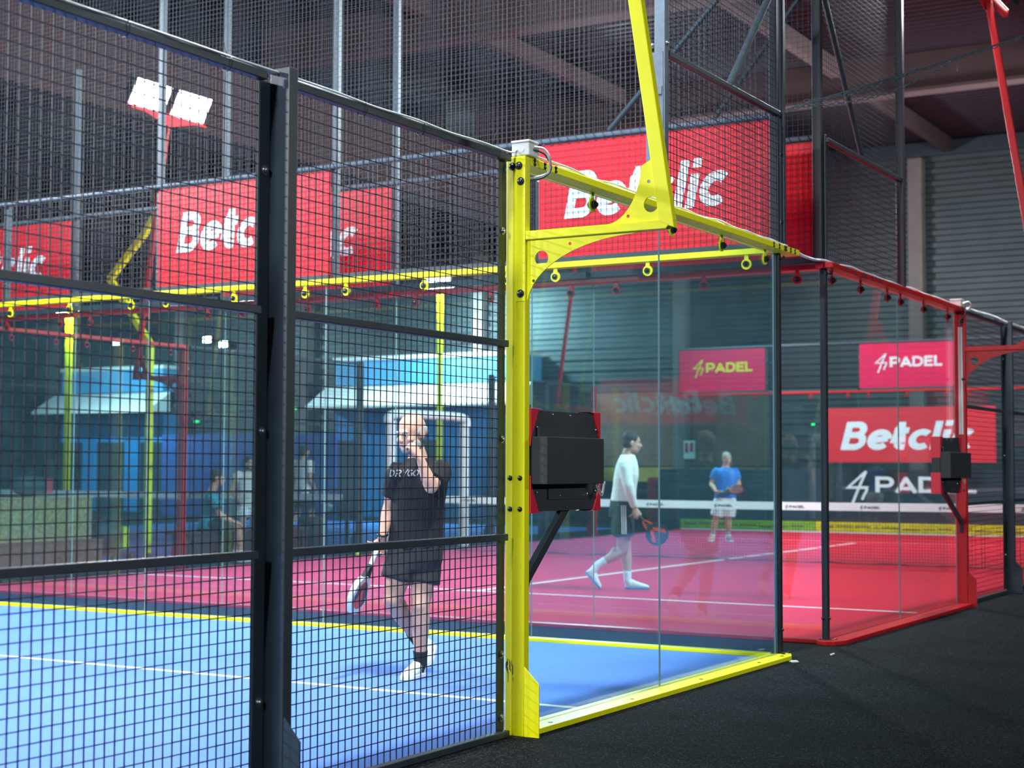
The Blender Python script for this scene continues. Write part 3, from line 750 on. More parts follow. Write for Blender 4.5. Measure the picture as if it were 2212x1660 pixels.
# score display on the yellow column (screen faces the court, boxed back faces out)
def display(name,x,y0,y1,z0,z1,sx,label,strut_pts,tiltz=0.0):
    e=thing(name,(x,(y0+y1)/2,z0),label,'display','score displays')
    H=z1-z0; W=y1-y0; c=.075; zc=.14
    oct_=[(y0+c,z0),(y1-c,z0),(y1,z0+zc),(y1,z1-zc),(y1-c,z1),(y0+c,z1),(y0,z1-zc),(y0,z0+zc)]
    MB().plate(oct_,[],lambda u,v,t:V((x+t,u,v)),-.08,.0).build('body',M['dark_plastic'],e,bevel=.003)
    MB().box(x-.084,x-.0805,y0+.04,y1-.04,z0+.05,z1-.05).build('screen',M['black_plastic'],e)
    for (cy,cz,sy,sz) in ((y0,z0,1,1),(y1,z0,-1,1),(y1,z1,-1,-1),(y0,z1,1,-1)):
        tri=[(cy-.008*sy,cz-.008*sz),(cy+(c+.05)*sy,cz-.008*sz),(cy+(c+.004)*sy,cz-.001*sz),(cy-.001*sy,cz+(zc+.004)*sz),(cy-.008*sy,cz+(zc+.05)*sz)]
        MB().plate(tri,[],lambda u,v,t:V((x+t,u,v)),-.085,.006).build('corner_pad',M['red_plastic'],e,bevel=.002)
    bz0,bz1=z0+H*.27,z0+H*.735
    MB().box(x+.001,x+.098,y0+.001,y1-sx,bz0,bz1).build('rear_box',M['dark_plastic'],e,bevel=.003)
    MB().box(x+.001,x+.02,y0+.06,y0+.20,bz1+.001,bz1+.05).build('top_cover',M['black_plastic'],e)
    MB().plate(rr(y0+.18,y1-.12,z0+.06,bz0-.004,.012),[],lambda u,v,t:V((x+t,u,v)),.001,.006).build('access_plate',M['dark_plastic'],e)
    for (u,v) in ((y0+.30*W,z1-.02),(y0+.55*W,z1-.02),(y1-.05,z1-.09),(y0+.06,z1-.09),(y1-.05,z0+.10),(y0+.06,z0+.10),(y0+.5*W,z0+.02),(y0+.40*W,z0+.08),(y1-.25*W,z0+.08)):
        bolt(e,(x+.001,u,v),(1,0,0),.005,'bolt_steel','screw')
    bolt(e,(x+.001,y1-.16,z0+.085),(1,0,0),.011,'bolt_steel','knob')
    mb=MB(); mb.tube(smooth_path([(x+.05,y1-.14,bz0+.01),(x+.06,y1-.10,bz0-.045),(x+.05,y1-.06,bz0-.05),(x+.05,y1-.035,bz0+.01)]),.004,6)
    mb.tube(smooth_path([(x+.05,y1-.155,bz0+.01),(x+.06,y1-.11,bz0-.055),(x+.05,y1-.055,bz0-.062),(x+.05,y1-.025,bz0+.01)]),.004,6)
    mb.build('cable',M['cable_grey'],e)
    st=MB()
    for a,b in zip(strut_pts,strut_pts[1:]): st.bar(a,b,.055,.032,(1,0,0))
    st.build('strut',M['black_steel'],e,bevel=.003)
    return e
display('score_display',.0,.066,.84,1.145,1.675,.13,'black score display with red corners mounted on the yellow column',[(-.04,.058,.74),(-.04,.09,.80),(-.04,.56,1.20)])

# ================================================================== RED COURT
G3='side glass panels of the red court'
corner_post(-.13,-.08,4.905,4.955,'black post at the glass corner of the red court')
gw=thing('glass_wall',(-.1,6.9,0),'glass side wall with red beam, left of the right-hand red column','glass wall')
pane('Y',-.1,4.97,6.8985,.034,2.945,gw)
pane('Y',-.1,6.9035,8.84,.034,2.945,gw)
beam('Y',4.84,8.87,-.14,0.0,'red_paint',gw,[5.12,5.85,6.60,7.0,7.75,8.6],-.1,[5.22,5.42,5.62,5.68,5.86,6.06,8.62,8.72,8.82],0.0)
o=MB().loft([[(-.15,4.84,z),(-.06,4.80,z),(.0,4.82,z),(.05,4.95,z),(.05,8.85,z),(-.15,8.85,z)] for z in (.002,.034)]).build('base_rail',M['red_paint'],gw,bevel=.002)
back_wall(4.93,4.885,-1,'red_paint','red court',
  [(0,'bet',1,'red banner mostly hidden behind the tall black yellow-court corner post'),
   (2,'bet',3,'red banner with only its last letters showing, right of the foreground post'),
   (4,'bet',5,'red banner at the left edge of the photo, on the second wall')],
  {0:4.03,2:9.0,3:9.0,4:5.6},[], 'dark ball net stretched up to the roof behind the red court',glabel='red framed glass end wall just behind the yellow framed one')
mr=mast(0,8.87,1,'red_paint','red column with bracket arm and leaning light pole at the right','red floodlight masts')
for x in (-.055,-.032): 
    MB().box(x-.009,x+.009,8.855,8.869,1.72,2.80).build('cable_duct',M['white_plastic'],mr)
cable('cable',[(-.04,8.86,2.80),(-.045,8.855,2.86),(.01,8.85,2.93),(.012,8.86,3.0)],.007,'cable_dark','dark cable bending from the red column up to its junction box')
e=thing('junction_box',(-.05,8.82,2.999),'small grey junction box on top of the red column','box','grey junction boxes')
MB().box(-.11,-.0,8.74,8.85,2.999,3.06).build('box_body',M['white_plastic'],e,bevel=.006)
MB().box(-.113,.003,8.737,8.853,3.061,3.075).build('lid',M['white_plastic'],e,bevel=.004)
cable('cable',[(-.0,8.8,3.03),(.04,8.85,3.05),(.05,8.93,3.02),(.02,8.97,2.99)],.010,'cable_grey','white cable loop at the top of the red column')
for s in range(2):
    pts=[(-.06-.03*s,5.0,3.0)]; y=5.4
    while y<8.75: pts.append((-.05-.03*s+rs.uniform(-.012,.012),y,3.006+rs.random()*.02)); y+=.3
    cable('cable',pts,.007,'cable_grey',['front','rear'][s]+' white cable running along the red side beam','cables along the red beam')
pts=[(.02,8.97,2.99)]; y=9.2
while y<16.8: pts.append((-.05+rs.uniform(-.01,.01),y,3.012+rs.random()*.012)); y+=.4
cable('cable',pts,.016,'cable_grey','thick grey cable bundle along the fence rail right of the red column')
display('score_display',.10,7.53,8.27,1.15,1.665,.0,'black score display with red corners mounted on the red column',[(-.05,8.86,.74),(-.05,8.85,.84),(.05,7.75,1.19)])
yy=8.93
labs=['black mesh fence panel right of the red column','black mesh fence panel at the right edge of the photo','black mesh fence panel beyond the right edge','black mesh fence panel far beyond the right edge']
for k in range(3):
    fence_panel(yy+k*2.05+.0,yy+k*2.05+1.915,XP,labs[k],near=(k==0))
    fence_post(yy+k*2.05+1.985,-.1,['black fence post with foot plate at the right edge','black fence post just beyond the right edge','black fence post far beyond the right edge'][k],near=(k==0))
# left side of the red court
XLc=-10.47
gw=thing('glass_wall',(XLc,6.9,0),'red framed glass side wall at the far left behind the fence','glass wall')
pane('Y',XLc+.1,4.97,6.8985,.034,2.945,gw)
pane('Y',XLc+.1,6.9035,8.84,.034,2.945,gw)
beam('Y',4.84,8.87,XLc,XLc+.14,'red_paint',gw,[5.2,5.9,6.6,7.1,7.9,8.6],XLc+.1)
mast(XLc,8.87,-1,'red_paint','red column with lit floodlights on top, at the left behind the fence','red floodlight masts',detail=False)
mast(XLc,20.83,-1,'red_paint','distant red column with bracket seen through the near side glass','red floodlight masts',detail=False)
mast(0,20.83,1,'red_paint','red column at the far right of the red court, outside the photo','red floodlight masts',detail=False)
pn=['first','second','third','fourth','fifth','sixth']
for k in range(6):
    y0=9.0+k*1.985
    if k in (2,3): continue
    fence_panel(y0,y0+1.845,XLc+.105,'%s mesh panel behind the far left red column of the red court'%pn[k],out=-1,near=False)
for k in (1,2,4,5):
    fence_post(8.93+k*1.985,XLc+.1,'%s black fence post behind the far left red column'%pn[k-1],out=-1,near=False)
# padded door frame in the far side fence
e=thing('door_frame',(XLc+.05,14.93,0),'white foam padded doorway frame behind the player in black','door frame')
mb=MB()
for y in (13.78,15.98): mb.tube([(XLc+.06,y,0.02),(XLc+.06,y,2.12)],.085,14)
mb.build('side_pad',M['foam_white'],e,auto=40)
MB().tube(smooth_path([(XLc+.06,13.70,2.08),(XLc+.06,13.83,2.22),(XLc+.06,14.9,2.24),(XLc+.06,15.93,2.22),(XLc+.06,16.06,2.08)]),.075,14).build('top_pad',M['foam_white'],e,auto=40)
# far end wall
back_wall(24.80,24.90,1,'red_paint','far red',[],{},[], 'far ball net',nett=False,glabel='far red framed glass end wall behind the red court net')
banner(PX[3]-.03,PX[2],24.887,'padel_w','pink red banner with white lettering on the far upper mesh, right one',-1,group='banners on the far wall')
banner(PX[5]-.03,PX[4],24.887,'padel_y','pink red banner with yellow lettering on the far upper mesh, left one',-1,group='banners on the far wall')
e=thing('glass_print',(-5.2,24.78,1.5),'large red print with white lettering on the far end glass','banner')
MB().box(-6.92,-3.46,24.785,24.79,1.50,2.63).build('sheet',M['print_red'],e)
lettering('lettering','Betclic',(-6.66,24.785,1.76),V((1,0,0)),V((0,0,1)),V((0,-1,0)),.58,M['print_white'],e,w=.215,shear=.22,fit=2.72)
e=thing('glass_print',(-5.2,24.78,.66),'white club lettering on the far end glass below the red print','banner')
lettering('logo','4',(-6.55,24.79,.82),V((1,0,0)),V((0,0,1)),V((0,-1,0)),.44,M['print_white'],e,w=.13,shear=.18)
lettering('lettering','PADEL',(-5.92,24.79,.88),V((1,0,0)),V((0,0,1)),V((0,-1,0)),.33,M['print_white'],e,w=.2,fit=2.1)
tag(MB().box(-10.3,-.2,24.775,24.79,.0,.05).build('floor_strip',M['net_tape']),'white strip at the foot of the far end glass','strip')
for x0,x1,m,lab in ((-10.3,-7.2,'strip_green','green low strip along the foot of the far end glass'),(-7.19,-.2,'strip_yellow','yellow low strip along the foot of the far end glass')):
    e=thing('kick_strip',((x0+x1)/2,24.77,.05),lab,'strip')
    MB().box(x0,x1,24.77,24.785,.055,.26).build('board',M[m],e)
    mb=MB(); r2=random.Random(5); x=x0+.1
    while x<x1-.4:
        l=.1+r2.random()*.3; z=.11+.05*r2.random(); mb.box(x,x+l,24.766,24.7695,z,z+.022); x+=l+.06
    mb.build('print',M['dark_navy'],e)
tag(MB().box(-11,1,25.2,25.23,.03,1.35).build('dark_screen',M['dark_navy']),'dark screen low behind the far end glass of the red court','screen')
# red turf with lines
turf_slab(-10.34,-.15,5.0,24.72,'turf_red','red artificial turf of the second court',[(-10.3,-.18,7.80,7.85),(-10.3,-.18,21.05,21.10),(-5.14,-5.09,7.851,21.049)])
# net of the red court
e=thing('court_net',(-5.2,14.84,0),'tennis style net across the red court with white top tape','net')
grid('X',14.84,-10.1,-.25,.02,.86,.043,.0045).build('mesh',M['court_net'],e)
def sag(x): return .90-.02*(1-((x+5.17)/4.95)**2)
mb=MB(); n=30
rings=[]
for k in range(n+1):
    x=-10.1+(9.85)*k/n; z=sag(x); rings.append([(x,14.833,z-.115),(x,14.847,z-.115),(x,14.847,z),(x,14.833,z)])
tp=mb.loft(rings).build('top_tape',M['net_tape'],e)
for k in range(9):
    x=-9.75+k*1.12
    lettering('print','4',(x,14.8325,sag(x)-.083),V((1,0,0)),V((0,0,1)),V((0,-1,0)),.042,M['bolt_black'],tp,w=.18,shear=.18,t=.001)
    lettering('print','PADEL',(x+.065,14.8325,sag(x)-.083),V((1,0,0)),V((0,0,1)),V((0,-1,0)),.036,M['bolt_black'],tp,w=.24,fit=.24,t=.001)
mb=MB(); pts=[(-10.1+9.85*k/40,14.84,.018+.012*math.sin(k*1.7)) for k in range(41)]
mb.tube(pts,.010,6).build('bottom_cord',M['court_net'],e)
for x in (-10.18,-.2): MB().tube([(x,14.84,0.01),(x,14.84,.96)],.038,14).build('net_post',M['black_steel'],e,auto=40)
# twisted chain from the yellow corner post toward the right
C0=V((-.03,3.93,4.03)); C1=V((1.66,4.75,4.56)); C2=V((2.6,5.2,4.98))
def cpt(t,d=0.): 
    p=C0*(1-t)*(1-t)+C1*2*t*(1-t)+C2*t*t; return p+V((0,0,-d))
e=thing('hanging_chain',(-.03,3.93,4.03),'thin grey chain and wire slung toward the upper right corner','chain')
MB().tube([cpt(k/40) for k in range(41)],.0065,6).build('wire',M['cable_dark'],e)
def links(pts,r,w=.011,L=.046):
    mb=MB(); P=[V(p) for p in pts]; acc=0; k=0
    for i in range(len(P)-1):
        d=(P[i+1]-P[i]); l=d.length; d.normalize()
        while acc<l:
            c=P[i]+d*acc; s=d.cross(V((0,0,1))).normalized(); u=s.cross(d)
            side=s if k%2 else u
            ring=[c+d*(L/2*math.cos(a))+side*(w*math.sin(a)) for a in [q*2*PI/8 for q in range(9)]]
            mb.tube(ring,r,4,cap=False); acc+=L*.78; k+=1
        acc-=l
    return mb
links([cpt(k/60,.012) for k in range(61)],.003).build('chain',M['grey_steel'],e,kind='stuff')
links([cpt(.02+k*.34/30,.10*math.sin(PI*k/30)) for k in range(31)],.003).build('chain_loop',M['grey_steel'],e,kind='stuff')
links([cpt(.04+k*.24/24,.055*math.sin(PI*k/24)-.02) for k in range(25)],.003).build('chain_loop',M['grey_steel'],e,kind='stuff')
links([cpt(.36)+V((0,0,-.01-.02*k)) for k in range(5)],.003).build('chain_end',M['galvanised'],e)

# ================================================================== FAR LEFT: BLUE COURT, BENCHES, BAGS
turf_slab(-22.0,-11.95,5.2,24.9,'turf_far_blue','blue turf of the third court at the far left',[(-21.9,-12.0,7.9,7.95),(-21.9,-12.0,21.6,21.65)])
e=thing('court_net',(-17,14.9,0),'net with white tape on the far left blue court','net')
grid('X',14.9,-21.8,-12.2,.02,.84,.06,.006).build('mesh',M['court_net'],e)
MB().box(-21.8,-12.2,14.893,14.907,.79,.90).build('top_tape',M['net_tape'],e)
for x in (-21.9,-12.1): MB().tube([(x,14.9,0.01),(x,14.9,.95)],.04,12).build('net_post',M['black_steel'],e,auto=40)
def pole_lamp(x,y,zt,label,bend=None,h=1.0,lamp=True):
    e=thing('yellow_light_pole',(x,y,0),label,'light pole','yellow light poles at the back')
    pts=bend or [(x,y,0.0),(x,y,zt)]
    mb=MB()
    for a,b in zip(pts,pts[1:]): mb.bar(a,b,.11*h,.11*h,(0,1,0))
    mb.build('pole',M['yellow_paint'],e)
    if not lamp: return e
    t=V(pts[-1])
    f=MB().box(t.x-.42,t.x+.42,t.y-.12,t.y+.05,t.z,t.z+.34).build('floodlight',M['galvanised'],e)
    MB().box(t.x-.39,t.x+.39,t.y-.135,t.y-.121,t.z+.03,t.z+.31).build('lens',M['lamp_lens'],f)
    ld=bpy.data.lights.new('lamp','AREA'); ld.shape='RECTANGLE'; ld.size=.7; ld.size_y=.12; ld.energy=LAMP*2.4; ld.color=(.80,.92,1.0)  # lamp aimed down, added to brighten the cabins and canopy
    lo=bpy.data.objects.new('lamp',ld); COL.objects.link(lo); lo.parent=f
    MB().box(t.x-.39,t.x+.39,t.y-.10,t.y+.03,t.z-.014,t.z-.001).build('lens',M['lamp_lens'],f)  # extra underside lens, added to go with the down-aimed lamp
    d=V((.12,.30,-1)).normalized(); lo.matrix_local=Matrix.Translation(V((t.x,t.y-.035,t.z-.03))-ORG[f.name])@d.to_track_quat('-Z','Y').to_matrix().to_4x4()
    return e
pole_lamp(-18.05,26.95,6.02,'straight yellow light pole behind the player in black')
pole_lamp(-28.0,23.7,5.55,'straight yellow light pole at the far left behind the third court',h=1.2)
pole_lamp(-12.05,9.97,5.0,'bent yellow light pole beside the far red column',bend=[(-12.03,9.97,0),(-12.03,9.97,3.15),(-12.85,9.97,4.15),(-12.2,9.97,4.75),(-11.75,9.97,5.3)],h=.75,lamp=False)
# wooden boxes, bags, bench
def osb_box(x0,x1,y0,y1,z0,z1,m,label):
    e=thing('wooden_box',((x0+x1)/2,(y0+y1)/2,z0),label,'box','stacked wooden boxes')
    MB().box(x0,x1,y0,y1,z0,z1-.02).build('body',M[m],e,bevel=.01)
    MB().box(x0-.01,x1+.01,y0-.01,y1+.01,z1-.019,z1).build('top_board',M[m],e)
osb_box(-11.75,-11.0,5.4,8.06,0,.42,'brown_wood','brown wooden box on the floor at the left edge')
osb_box(-11.75,-11.0,5.6,7.86,.425,.98,'osb','yellowish chipboard box on top of the brown wooden box')
def bag(name,c,r,m,label,extra=None):
    mb=MB().ball(c,r,16,10); 
    for i,p in enumerate(mb.v): mb.v[i]=p+(p-V(c))*.18*noise.noise(p*7)
    e=thing(name,(c[0],c[1],c[2]-r[2]),label,'bag')
    mb.build('body',M[m],e,auto=60)
    MB().tube(smooth_path([(c[0]-.0,c[1]-r[1]*.5,c[2]+r[2]*.8),(c[0],c[1],c[2]+r[2]*1.25),(c[0],c[1]+r[1]*.5,c[2]+r[2]*.8)]),.014,6).build('handle',M['bolt_black'],e)
    if extra: MB().loft([[V(c)+V((r[0]*x,r[1]*(.45+y),r[2]*z)) for x,y in ((.55,-.14),(1.02,-.14),(1.02,.14),(.55,.14))] for z in (-.75,.1,.72)]).build('flap',M[extra],e)
    return e
bag('sports_bag',(-11.35,7.15,1.12),(.15,.36,.13),'dark_navy','dark sports bag with red flap lying on the chipboard box','bag_red')
bag('sports_bag',(-11.3,8.42,.42),(.2,.36,.2),'dark_navy','dark bag with bright green flap beside the brown wooden box','racket_green')
e=thing('stool',(-11.3,8.42,0),'small dark stool under the dark bag beside the wooden box','stool')
MB().box(-11.5,-11.1,8.1,8.75,.19,.215).build('seat',M['bench_wood'],e)
for dx in (-.17,.17):
    for dy in (-.29,.29): MB().box(-11.3+dx-.015,-11.3+dx+.015,8.42+dy-.015,8.42+dy+.015,0,.19).build('leg',M['black_steel'],e)
e=thing('bench',(-11.15,10.95,0),'long dark bench where the man in teal sits','bench')
MB().box(-11.35,-10.95,9.6,12.35,.41,.45).build('seat',M['bench_wood'],e)
MB().box(-11.0,-10.97,9.6,12.35,.12,.405).build('apron',M['bench_wood'],e)
for y in (9.75,12.2):
    for x in (-11.31,-10.99): MB().box(x-.02,x+.02,y-.02,y+.02,0,.41).build('leg',M['black_steel'],e)
e=thing('waste_bin',(-11.3,12.9,0),'dark waste bin standing by the blue turf behind the fence','bin')
MB().tube([(-11.3,12.9,0),(-11.3,12.9,.5)],[.17,.22],16).build('body',M['dark_plastic'],e,auto=40)
MB().tube([(-11.3,12.9,.501),(-11.3,12.9,.55),(-11.3,12.9,.58)],[.23,.23,.1],16).build('lid',M['black_plastic'],e,auto=40)
tag(MB().ball((-10.2,12.6,.045),.033,16,10).build('padel_ball',M['ball_yellow'],smooth=True),'yellow green ball on the edge of the red turf','ball')
mb=MB().box(-.006,.006,-.035,.035,.0,.008); 
for i,p in enumerate(mb.v): mb.v[i]=p+V((.18,4.25,.002))
tag(mb.build('paper_scrap',M['paper_scrap']),'small white paper scrap on the black ground by the red corner','litter')
mb=MB().ball((.10,3.66,.008),(.035,.02,.010),10,6)
for i,p in enumerate(mb.v): mb.v[i]=p+V((1,1,.3))*.012*noise.noise(p*60)
tag(mb.build('dust_clump',M['cable_grey']),'small pale dust clump on the black ground by the yellow rail corner','litter')

# ------------------------------------------------------------------ lamps of the courts and one added mast outside the photo
mast(XLc,0,-1,'yellow_paint','yellow column on the far side of the near court, outside the photo','yellow floodlight masts',detail=False)
mast(XLc,-12,-1,'yellow_paint','yellow column on the far side of the near court, behind the viewer','yellow floodlight masts',detail=False,lit=1.3)
mast(0,-12,1,'yellow_paint','yellow column of the near side fence, behind the viewer','yellow floodlight masts',detail=False,lit=1.25,yaw=-55)
mast(-20.0,-13.5,-1,'yellow_paint','yellow mast added far behind the viewer to light the wall banner','yellow floodlight masts',detail=False,lit=2.2,yaw=-50)  # unseen mast, added so the banner is bright enough to reflect
for y,lab in ((-3.0,'yellow column of the neighbouring court to the right, nearer one'),(11.0,'yellow column of the neighbouring court to the right, farther one')):
    mast(17.5,y,1,'yellow_paint',lab,'yellow floodlight masts',detail=False,lit=.6)
# wall banner at the front end, seen only as a faint reflection in the glass
e=thing('wall_banner',(-12.2,-19.9,2.5),'wide red banner with white lettering on the wall behind the viewer','banner')
MB().box(-13.75,-10.65,-19.95,-19.9,2.45,3.55).build('sheet',M['banner_red'],e)
lettering('lettering','Betclic',(-11.0,-19.9,2.72),V((-1,0,0)),V((0,0,1)),V((0,1,0)),.52,M['banner_white'],e,w=.215,shear=.22,fit=2.35)
for x in (-13.6,-10.8): MB().box(x-.05,x+.05,-20.05,-19.951,0,3.6).build('post',M['black_steel'],e)

# ------------------------------------------------------------------ world, camera
w=bpy.data.worlds.new('World'); S.world=w; w.use_nodes=True
w.node_tree.nodes['Background'].inputs['Color'].default_value=(.55,.70,1,1); w.node_tree.nodes['Background'].inputs['Strength'].default_value=.0
cd=bpy.data.cameras.new('camera'); co=bpy.data.objects.new('camera',cd); COL.objects.link(co)
cd.sensor_fit='HORIZONTAL'; cd.sensor_width=36; cd.lens=FPX*36/2212; cd.clip_end=200
Rm=Matrix((CR,CU,-CF)).transposed().to_4x4(); co.matrix_world=Matrix.Translation(CAM)@Rm
cd.dof.use_dof=True; cd.dof.focus_distance=8.6; cd.dof.aperture_fstop=2.8
S.camera=co
S.view_settings.view_transform='Standard'; S.view_settings.look='None'; S.view_settings.gamma=1; S.view_settings.exposure=EXPO; S.view_settings.use_curve_mapping=False
S.cycles.transparent_max_bounces=40; S.cycles.max_bounces=8; S.cycles.sample_clamp_indirect=4
# ================================================================== PEOPLE
def remesh(mb, voxel, smooth=3, fac=.5, wrinkle=0., wscale=9.):
    me=mb.mesh('tmp',M['skin']); o=bpy.data.objects.new('tmp',me); COL.objects.link(o)
    m=o.modifiers.new('r','REMESH'); m.mode='VOXEL'; m.voxel_size=voxel
    s=o.modifiers.new('s','SMOOTH'); s.factor=fac; s.iterations=smooth
    dg=bpy.context.evaluated_depsgraph_get(); out=bpy.data.meshes.new_from_object(o.evaluated_get(dg))
    bpy.data.objects.remove(o); bpy.data.meshes.remove(me)
    if wrinkle:
        co=[(v.co.copy(),v.normal.copy()) for v in out.vertices]
        for v,(c,n) in zip(out.vertices,co):
            q=V((c.x*wscale,c.y*wscale,c.z*wscale*.55)); v.co=c+n*wrinkle*(noise.noise(q)+.5*abs(noise.noise(q*2.3)))
    for p in out.polygons: p.use_smooth=True
    return out
def part(name, mb, material, parent, voxel=.008, smooth=3, wrinkle=0., wscale=9., label=None):
    me=remesh(mb,voxel,smooth,.5,wrinkle,wscale); off=ORG[parent.name]
    for v in me.vertices: v.co=v.co-off
    me.materials.clear(); me.materials.append(material); me.name=name
    for p in me.polygons: p.material_index=0
    o=bpy.data.objects.new(name,me); COL.objects.link(o); o.parent=parent; ORG[o.name]=off
    if label: o['label']=label
    return o
def ell(c,X,Y,rx,ry,n=20,sq=2.3):
    out=[]
    for k in range(n):
        a=2*PI*k/n; ca,sa=math.cos(a),math.sin(a)
        out.append(c+X*(rx*math.copysign(abs(ca)**(2/sq),ca))+Y*(ry*math.copysign(abs(sa)**(2/sq),sa)))
    return out
def limb(mb, pts, rs, n=12):
    """smoothly tapering limb through the joints"""
    P=[V(p) for p in pts]; out=[]; rr_=[]
    for i in range(len(P)-1):
        for j in range(5):
            t=j/5; out.append(P[i].lerp(P[i+1],t)); rr_.append(rs[i]*(1-t)+rs[i+1]*t)
    out.append(P[-1]); rr_.append(rs[-1]); return mb.tube(out,rr_,n)
def seg(a,b,t): return V(a).lerp(V(b),t)
def finger(mb, base, d, curlax, L, angs, r):
    p=V(base); d=V(d).normalized(); pts=[p]; rs=[r]
    for l,a in zip((L*.45,L*.31,L*.24),angs):
        d=Matrix.Rotation(math.radians(a),3,curlax)@d; p=p+d*l; pts.append(p); rs.append(r*(.93 if len(pts)<4 else .78))
    mb.tube(pts,rs,8); mb.ball(pts[-1],rs[-1]*1.02,8,6)
    for q,w in zip(pts[1:3],rs[1:3]): mb.ball(q,w*1.04,8,6)
def hand(mb, wrist, d, palm_n, side, curls, thumb=(35,20,20), sc=1.0):
    """d: wrist->knuckles, palm_n: direction the palm faces, side: +1 thumb on d x palm side"""
    wrist=V(wrist); d=V(d).normalized(); n=(V(palm_n)-d*V(palm_n).dot(d)).normalized(); s=d.cross(n)*side
    L=.098*sc
    rings=[]
    for t,w,h in ((0,.028,.021),(.25,.034,.021),(.6,.043,.019),(.95,.045,.016),(1.05,.040,.012)): rings.append(ell(wrist+d*(L*t),s,n,w*sc,h*sc,14,2.6))
    mb.loft(rings); mb.ball(wrist,.027*sc,10,8)
    ax=d.cross(n)            # rotating d toward n
    for k,(off,fl) in enumerate(((.031,.072),(.011,.080),(-.010,.074),(-.030,.060))):
        finger(mb, wrist+d*(L*.98)+s*(off*sc)-n*.001, d+s*(off*1.2), ax, fl*sc, curls[k] if isinstance(curls[0],(tuple,list)) else curls, .0088*sc*(1 if k<3 else .9))
    tb=wrist+d*(L*.30)+s*(.030*sc)+n*.006; td=(d*.75+s*.65+n*.35).normalized()
    finger(mb,tb,td,(s.cross(d)*0+d.cross(n)*.4+s*.0+n*(-.9*side)).normalized(),.078*sc,[thumb[0]*.4,thumb[1],thumb[2]],.0105*sc)
    mb.ball(tb,.016*sc,10,6)
    return wrist+d*(L*1.02)+n*.028
def head(mb, c, f, up, s=1.0):
    """c = centre of the skull; returns (right, places for eyes and mouth)"""
    f=V(f).normalized(); up=(V(up)-f*V(up).dot(f)).normalized(); r=f.cross(up)
    ax=(r,f,up); q=lambda a,b,z: c+r*(a*s)+f*(b*s)+up*(z*s)
    mb.ball(q(0,-.012,.028),V((.077,.097,.092))*s,18,14,ax)
    mb.ball(q(0,.020,-.030),V((.064,.078,.085))*s,16,12,ax)
    mb.ball(q(0,.050,-.082),V((.040,.040,.030))*s,12,8,ax)      # chin
    mb.ball(q(.036,.022,-.068),V((.027,.052,.036))*s,10,8,ax); mb.ball(q(-.036,.022,-.068),V((.027,.052,.036))*s,10,8,ax)
    mb.ball(q(0,.084,.022),V((.050,.014,.012))*s,10,8,ax)        # brow
    mb.tube([q(0,.088,.012),q(0,.103,-.012),q(0,.114,-.028)],[.009*s,.012*s,.014*s],8); mb.ball(q(0,.106,-.030),V((.018,.014,.011))*s,10,6,ax)
    for k in (-1,1):
        mb.ball(q(k*.043,.070,-.028),V((.022,.018,.018))*s,10,6,ax)
        mb.ball(q(k*.079,-.012,-.012),V((.010,.022,.034))*s,10,8,ax)
    mb.ball(q(0,.094,-.058),V((.024,.010,.008))*s,10,6,ax)
    return r,q
def face_parts(e,q,f,up,r,s=1.0,beard=None):
    ax=(r,V(f).normalized(),V(up))
    for k in (-1,1):
        w=MB().ball(q(k*.032,.0835,.002),V((.0135,.0075,.0078))*s,12,8,ax).build('eye',M['eye_white'],e,auto=60)
        MB().ball(q(k*.032,.0895,.002),V((.006,.0035,.0062))*s,10,6,ax).build('iris',M['eye_dark'],w,auto=60)
        MB().tube([q(k*.014,.097,.020),q(k*.034,.094,.027),q(k*.052,.078,.020)],[.004*s,.005*s,.003*s],6).build('eyebrow',M[beard or 'hair_dark'],e,auto=60)
    MB().ball(q(0,.101,-.055),V((.021,.006,.004))*s,12,6,ax).build('mouth',M['lip'],e,auto=60)
def shoe(e,ankle,heel,toe,up,mat_,sole='shoe_sole',w=1.0):
    """heel, toe: ends of the sole on its underside"""
    heel=V(heel);toe=V(toe);d=(toe-heel); L=d.length; d.normalize(); u=(V(up)-d*V(up).dot(d)).normalized(); s=d.cross(u)
    prof=[(-.0,.050,.026),(.05,.082,.035),(.18,.098,.039),(.32,.094,.040),(.48,.076,.043),(.65,.058,.048),(.82,.046,.045),(.94,.034,.034),(1.0,.020,.016)]
    rings=[ell(heel+d*(L*t)+u*(.018+h*.5-.006),s,u,ww*w,h*.52,18,2.4) for t,h,ww in prof]
    mb=MB().loft(rings); top=heel+d*(L*.20)+u*.085
    mb.tube([top-u*.03,seg(top,ankle,.5),seg(top,ankle,.8)],[.045*w,.046*w,.043*w],14)
    o=part('shoe',mb,M[mat_],e,.006,2)
    rings=[]
    for t,h,ww in prof: rings.append([heel+d*(L*(t*1.03-.01))+s*(a*ww*1.10*w)+u*b for a,b in ((-1,.0),(1,.0),(1.02,.026),(-1.02,.026))])
    MB().loft(rings).build('sole',M[sole],o,auto=40,bevel=.003)
    return o
def torso_rings(pel,chest,neck,X,F,w,d,grow=0.,lo=0.):
    """elliptical rings hip -> neck"""
    out=[]
    pts=[(pel,-.10+lo,.165,.115),(pel,-.02,.172,.120),(pel,.08,.160,.112)]
    for base,dz,a,b in pts: out.append((base+(chest-pel).normalized()*dz,a,b))
    out=[o for i,o in enumerate(out) if i==0 or (o[0]-out[0][0]).dot((chest-pel))>.01*(chest-pel).length]
    for t,a,b in ((.45,.150,.108),(.72,.165,.115),(1.0,.178,.118),): out.append((pel.lerp(chest,t),a,b))
    for t,a,b in ((.35,.180,.108),(.62,.150,.088),(.80,.085,.066),(.95,.060,.058)): out.append((chest.lerp(neck,t),a,b))
    return [(c,a*w+grow,b*d+grow) for c,a,b in out]
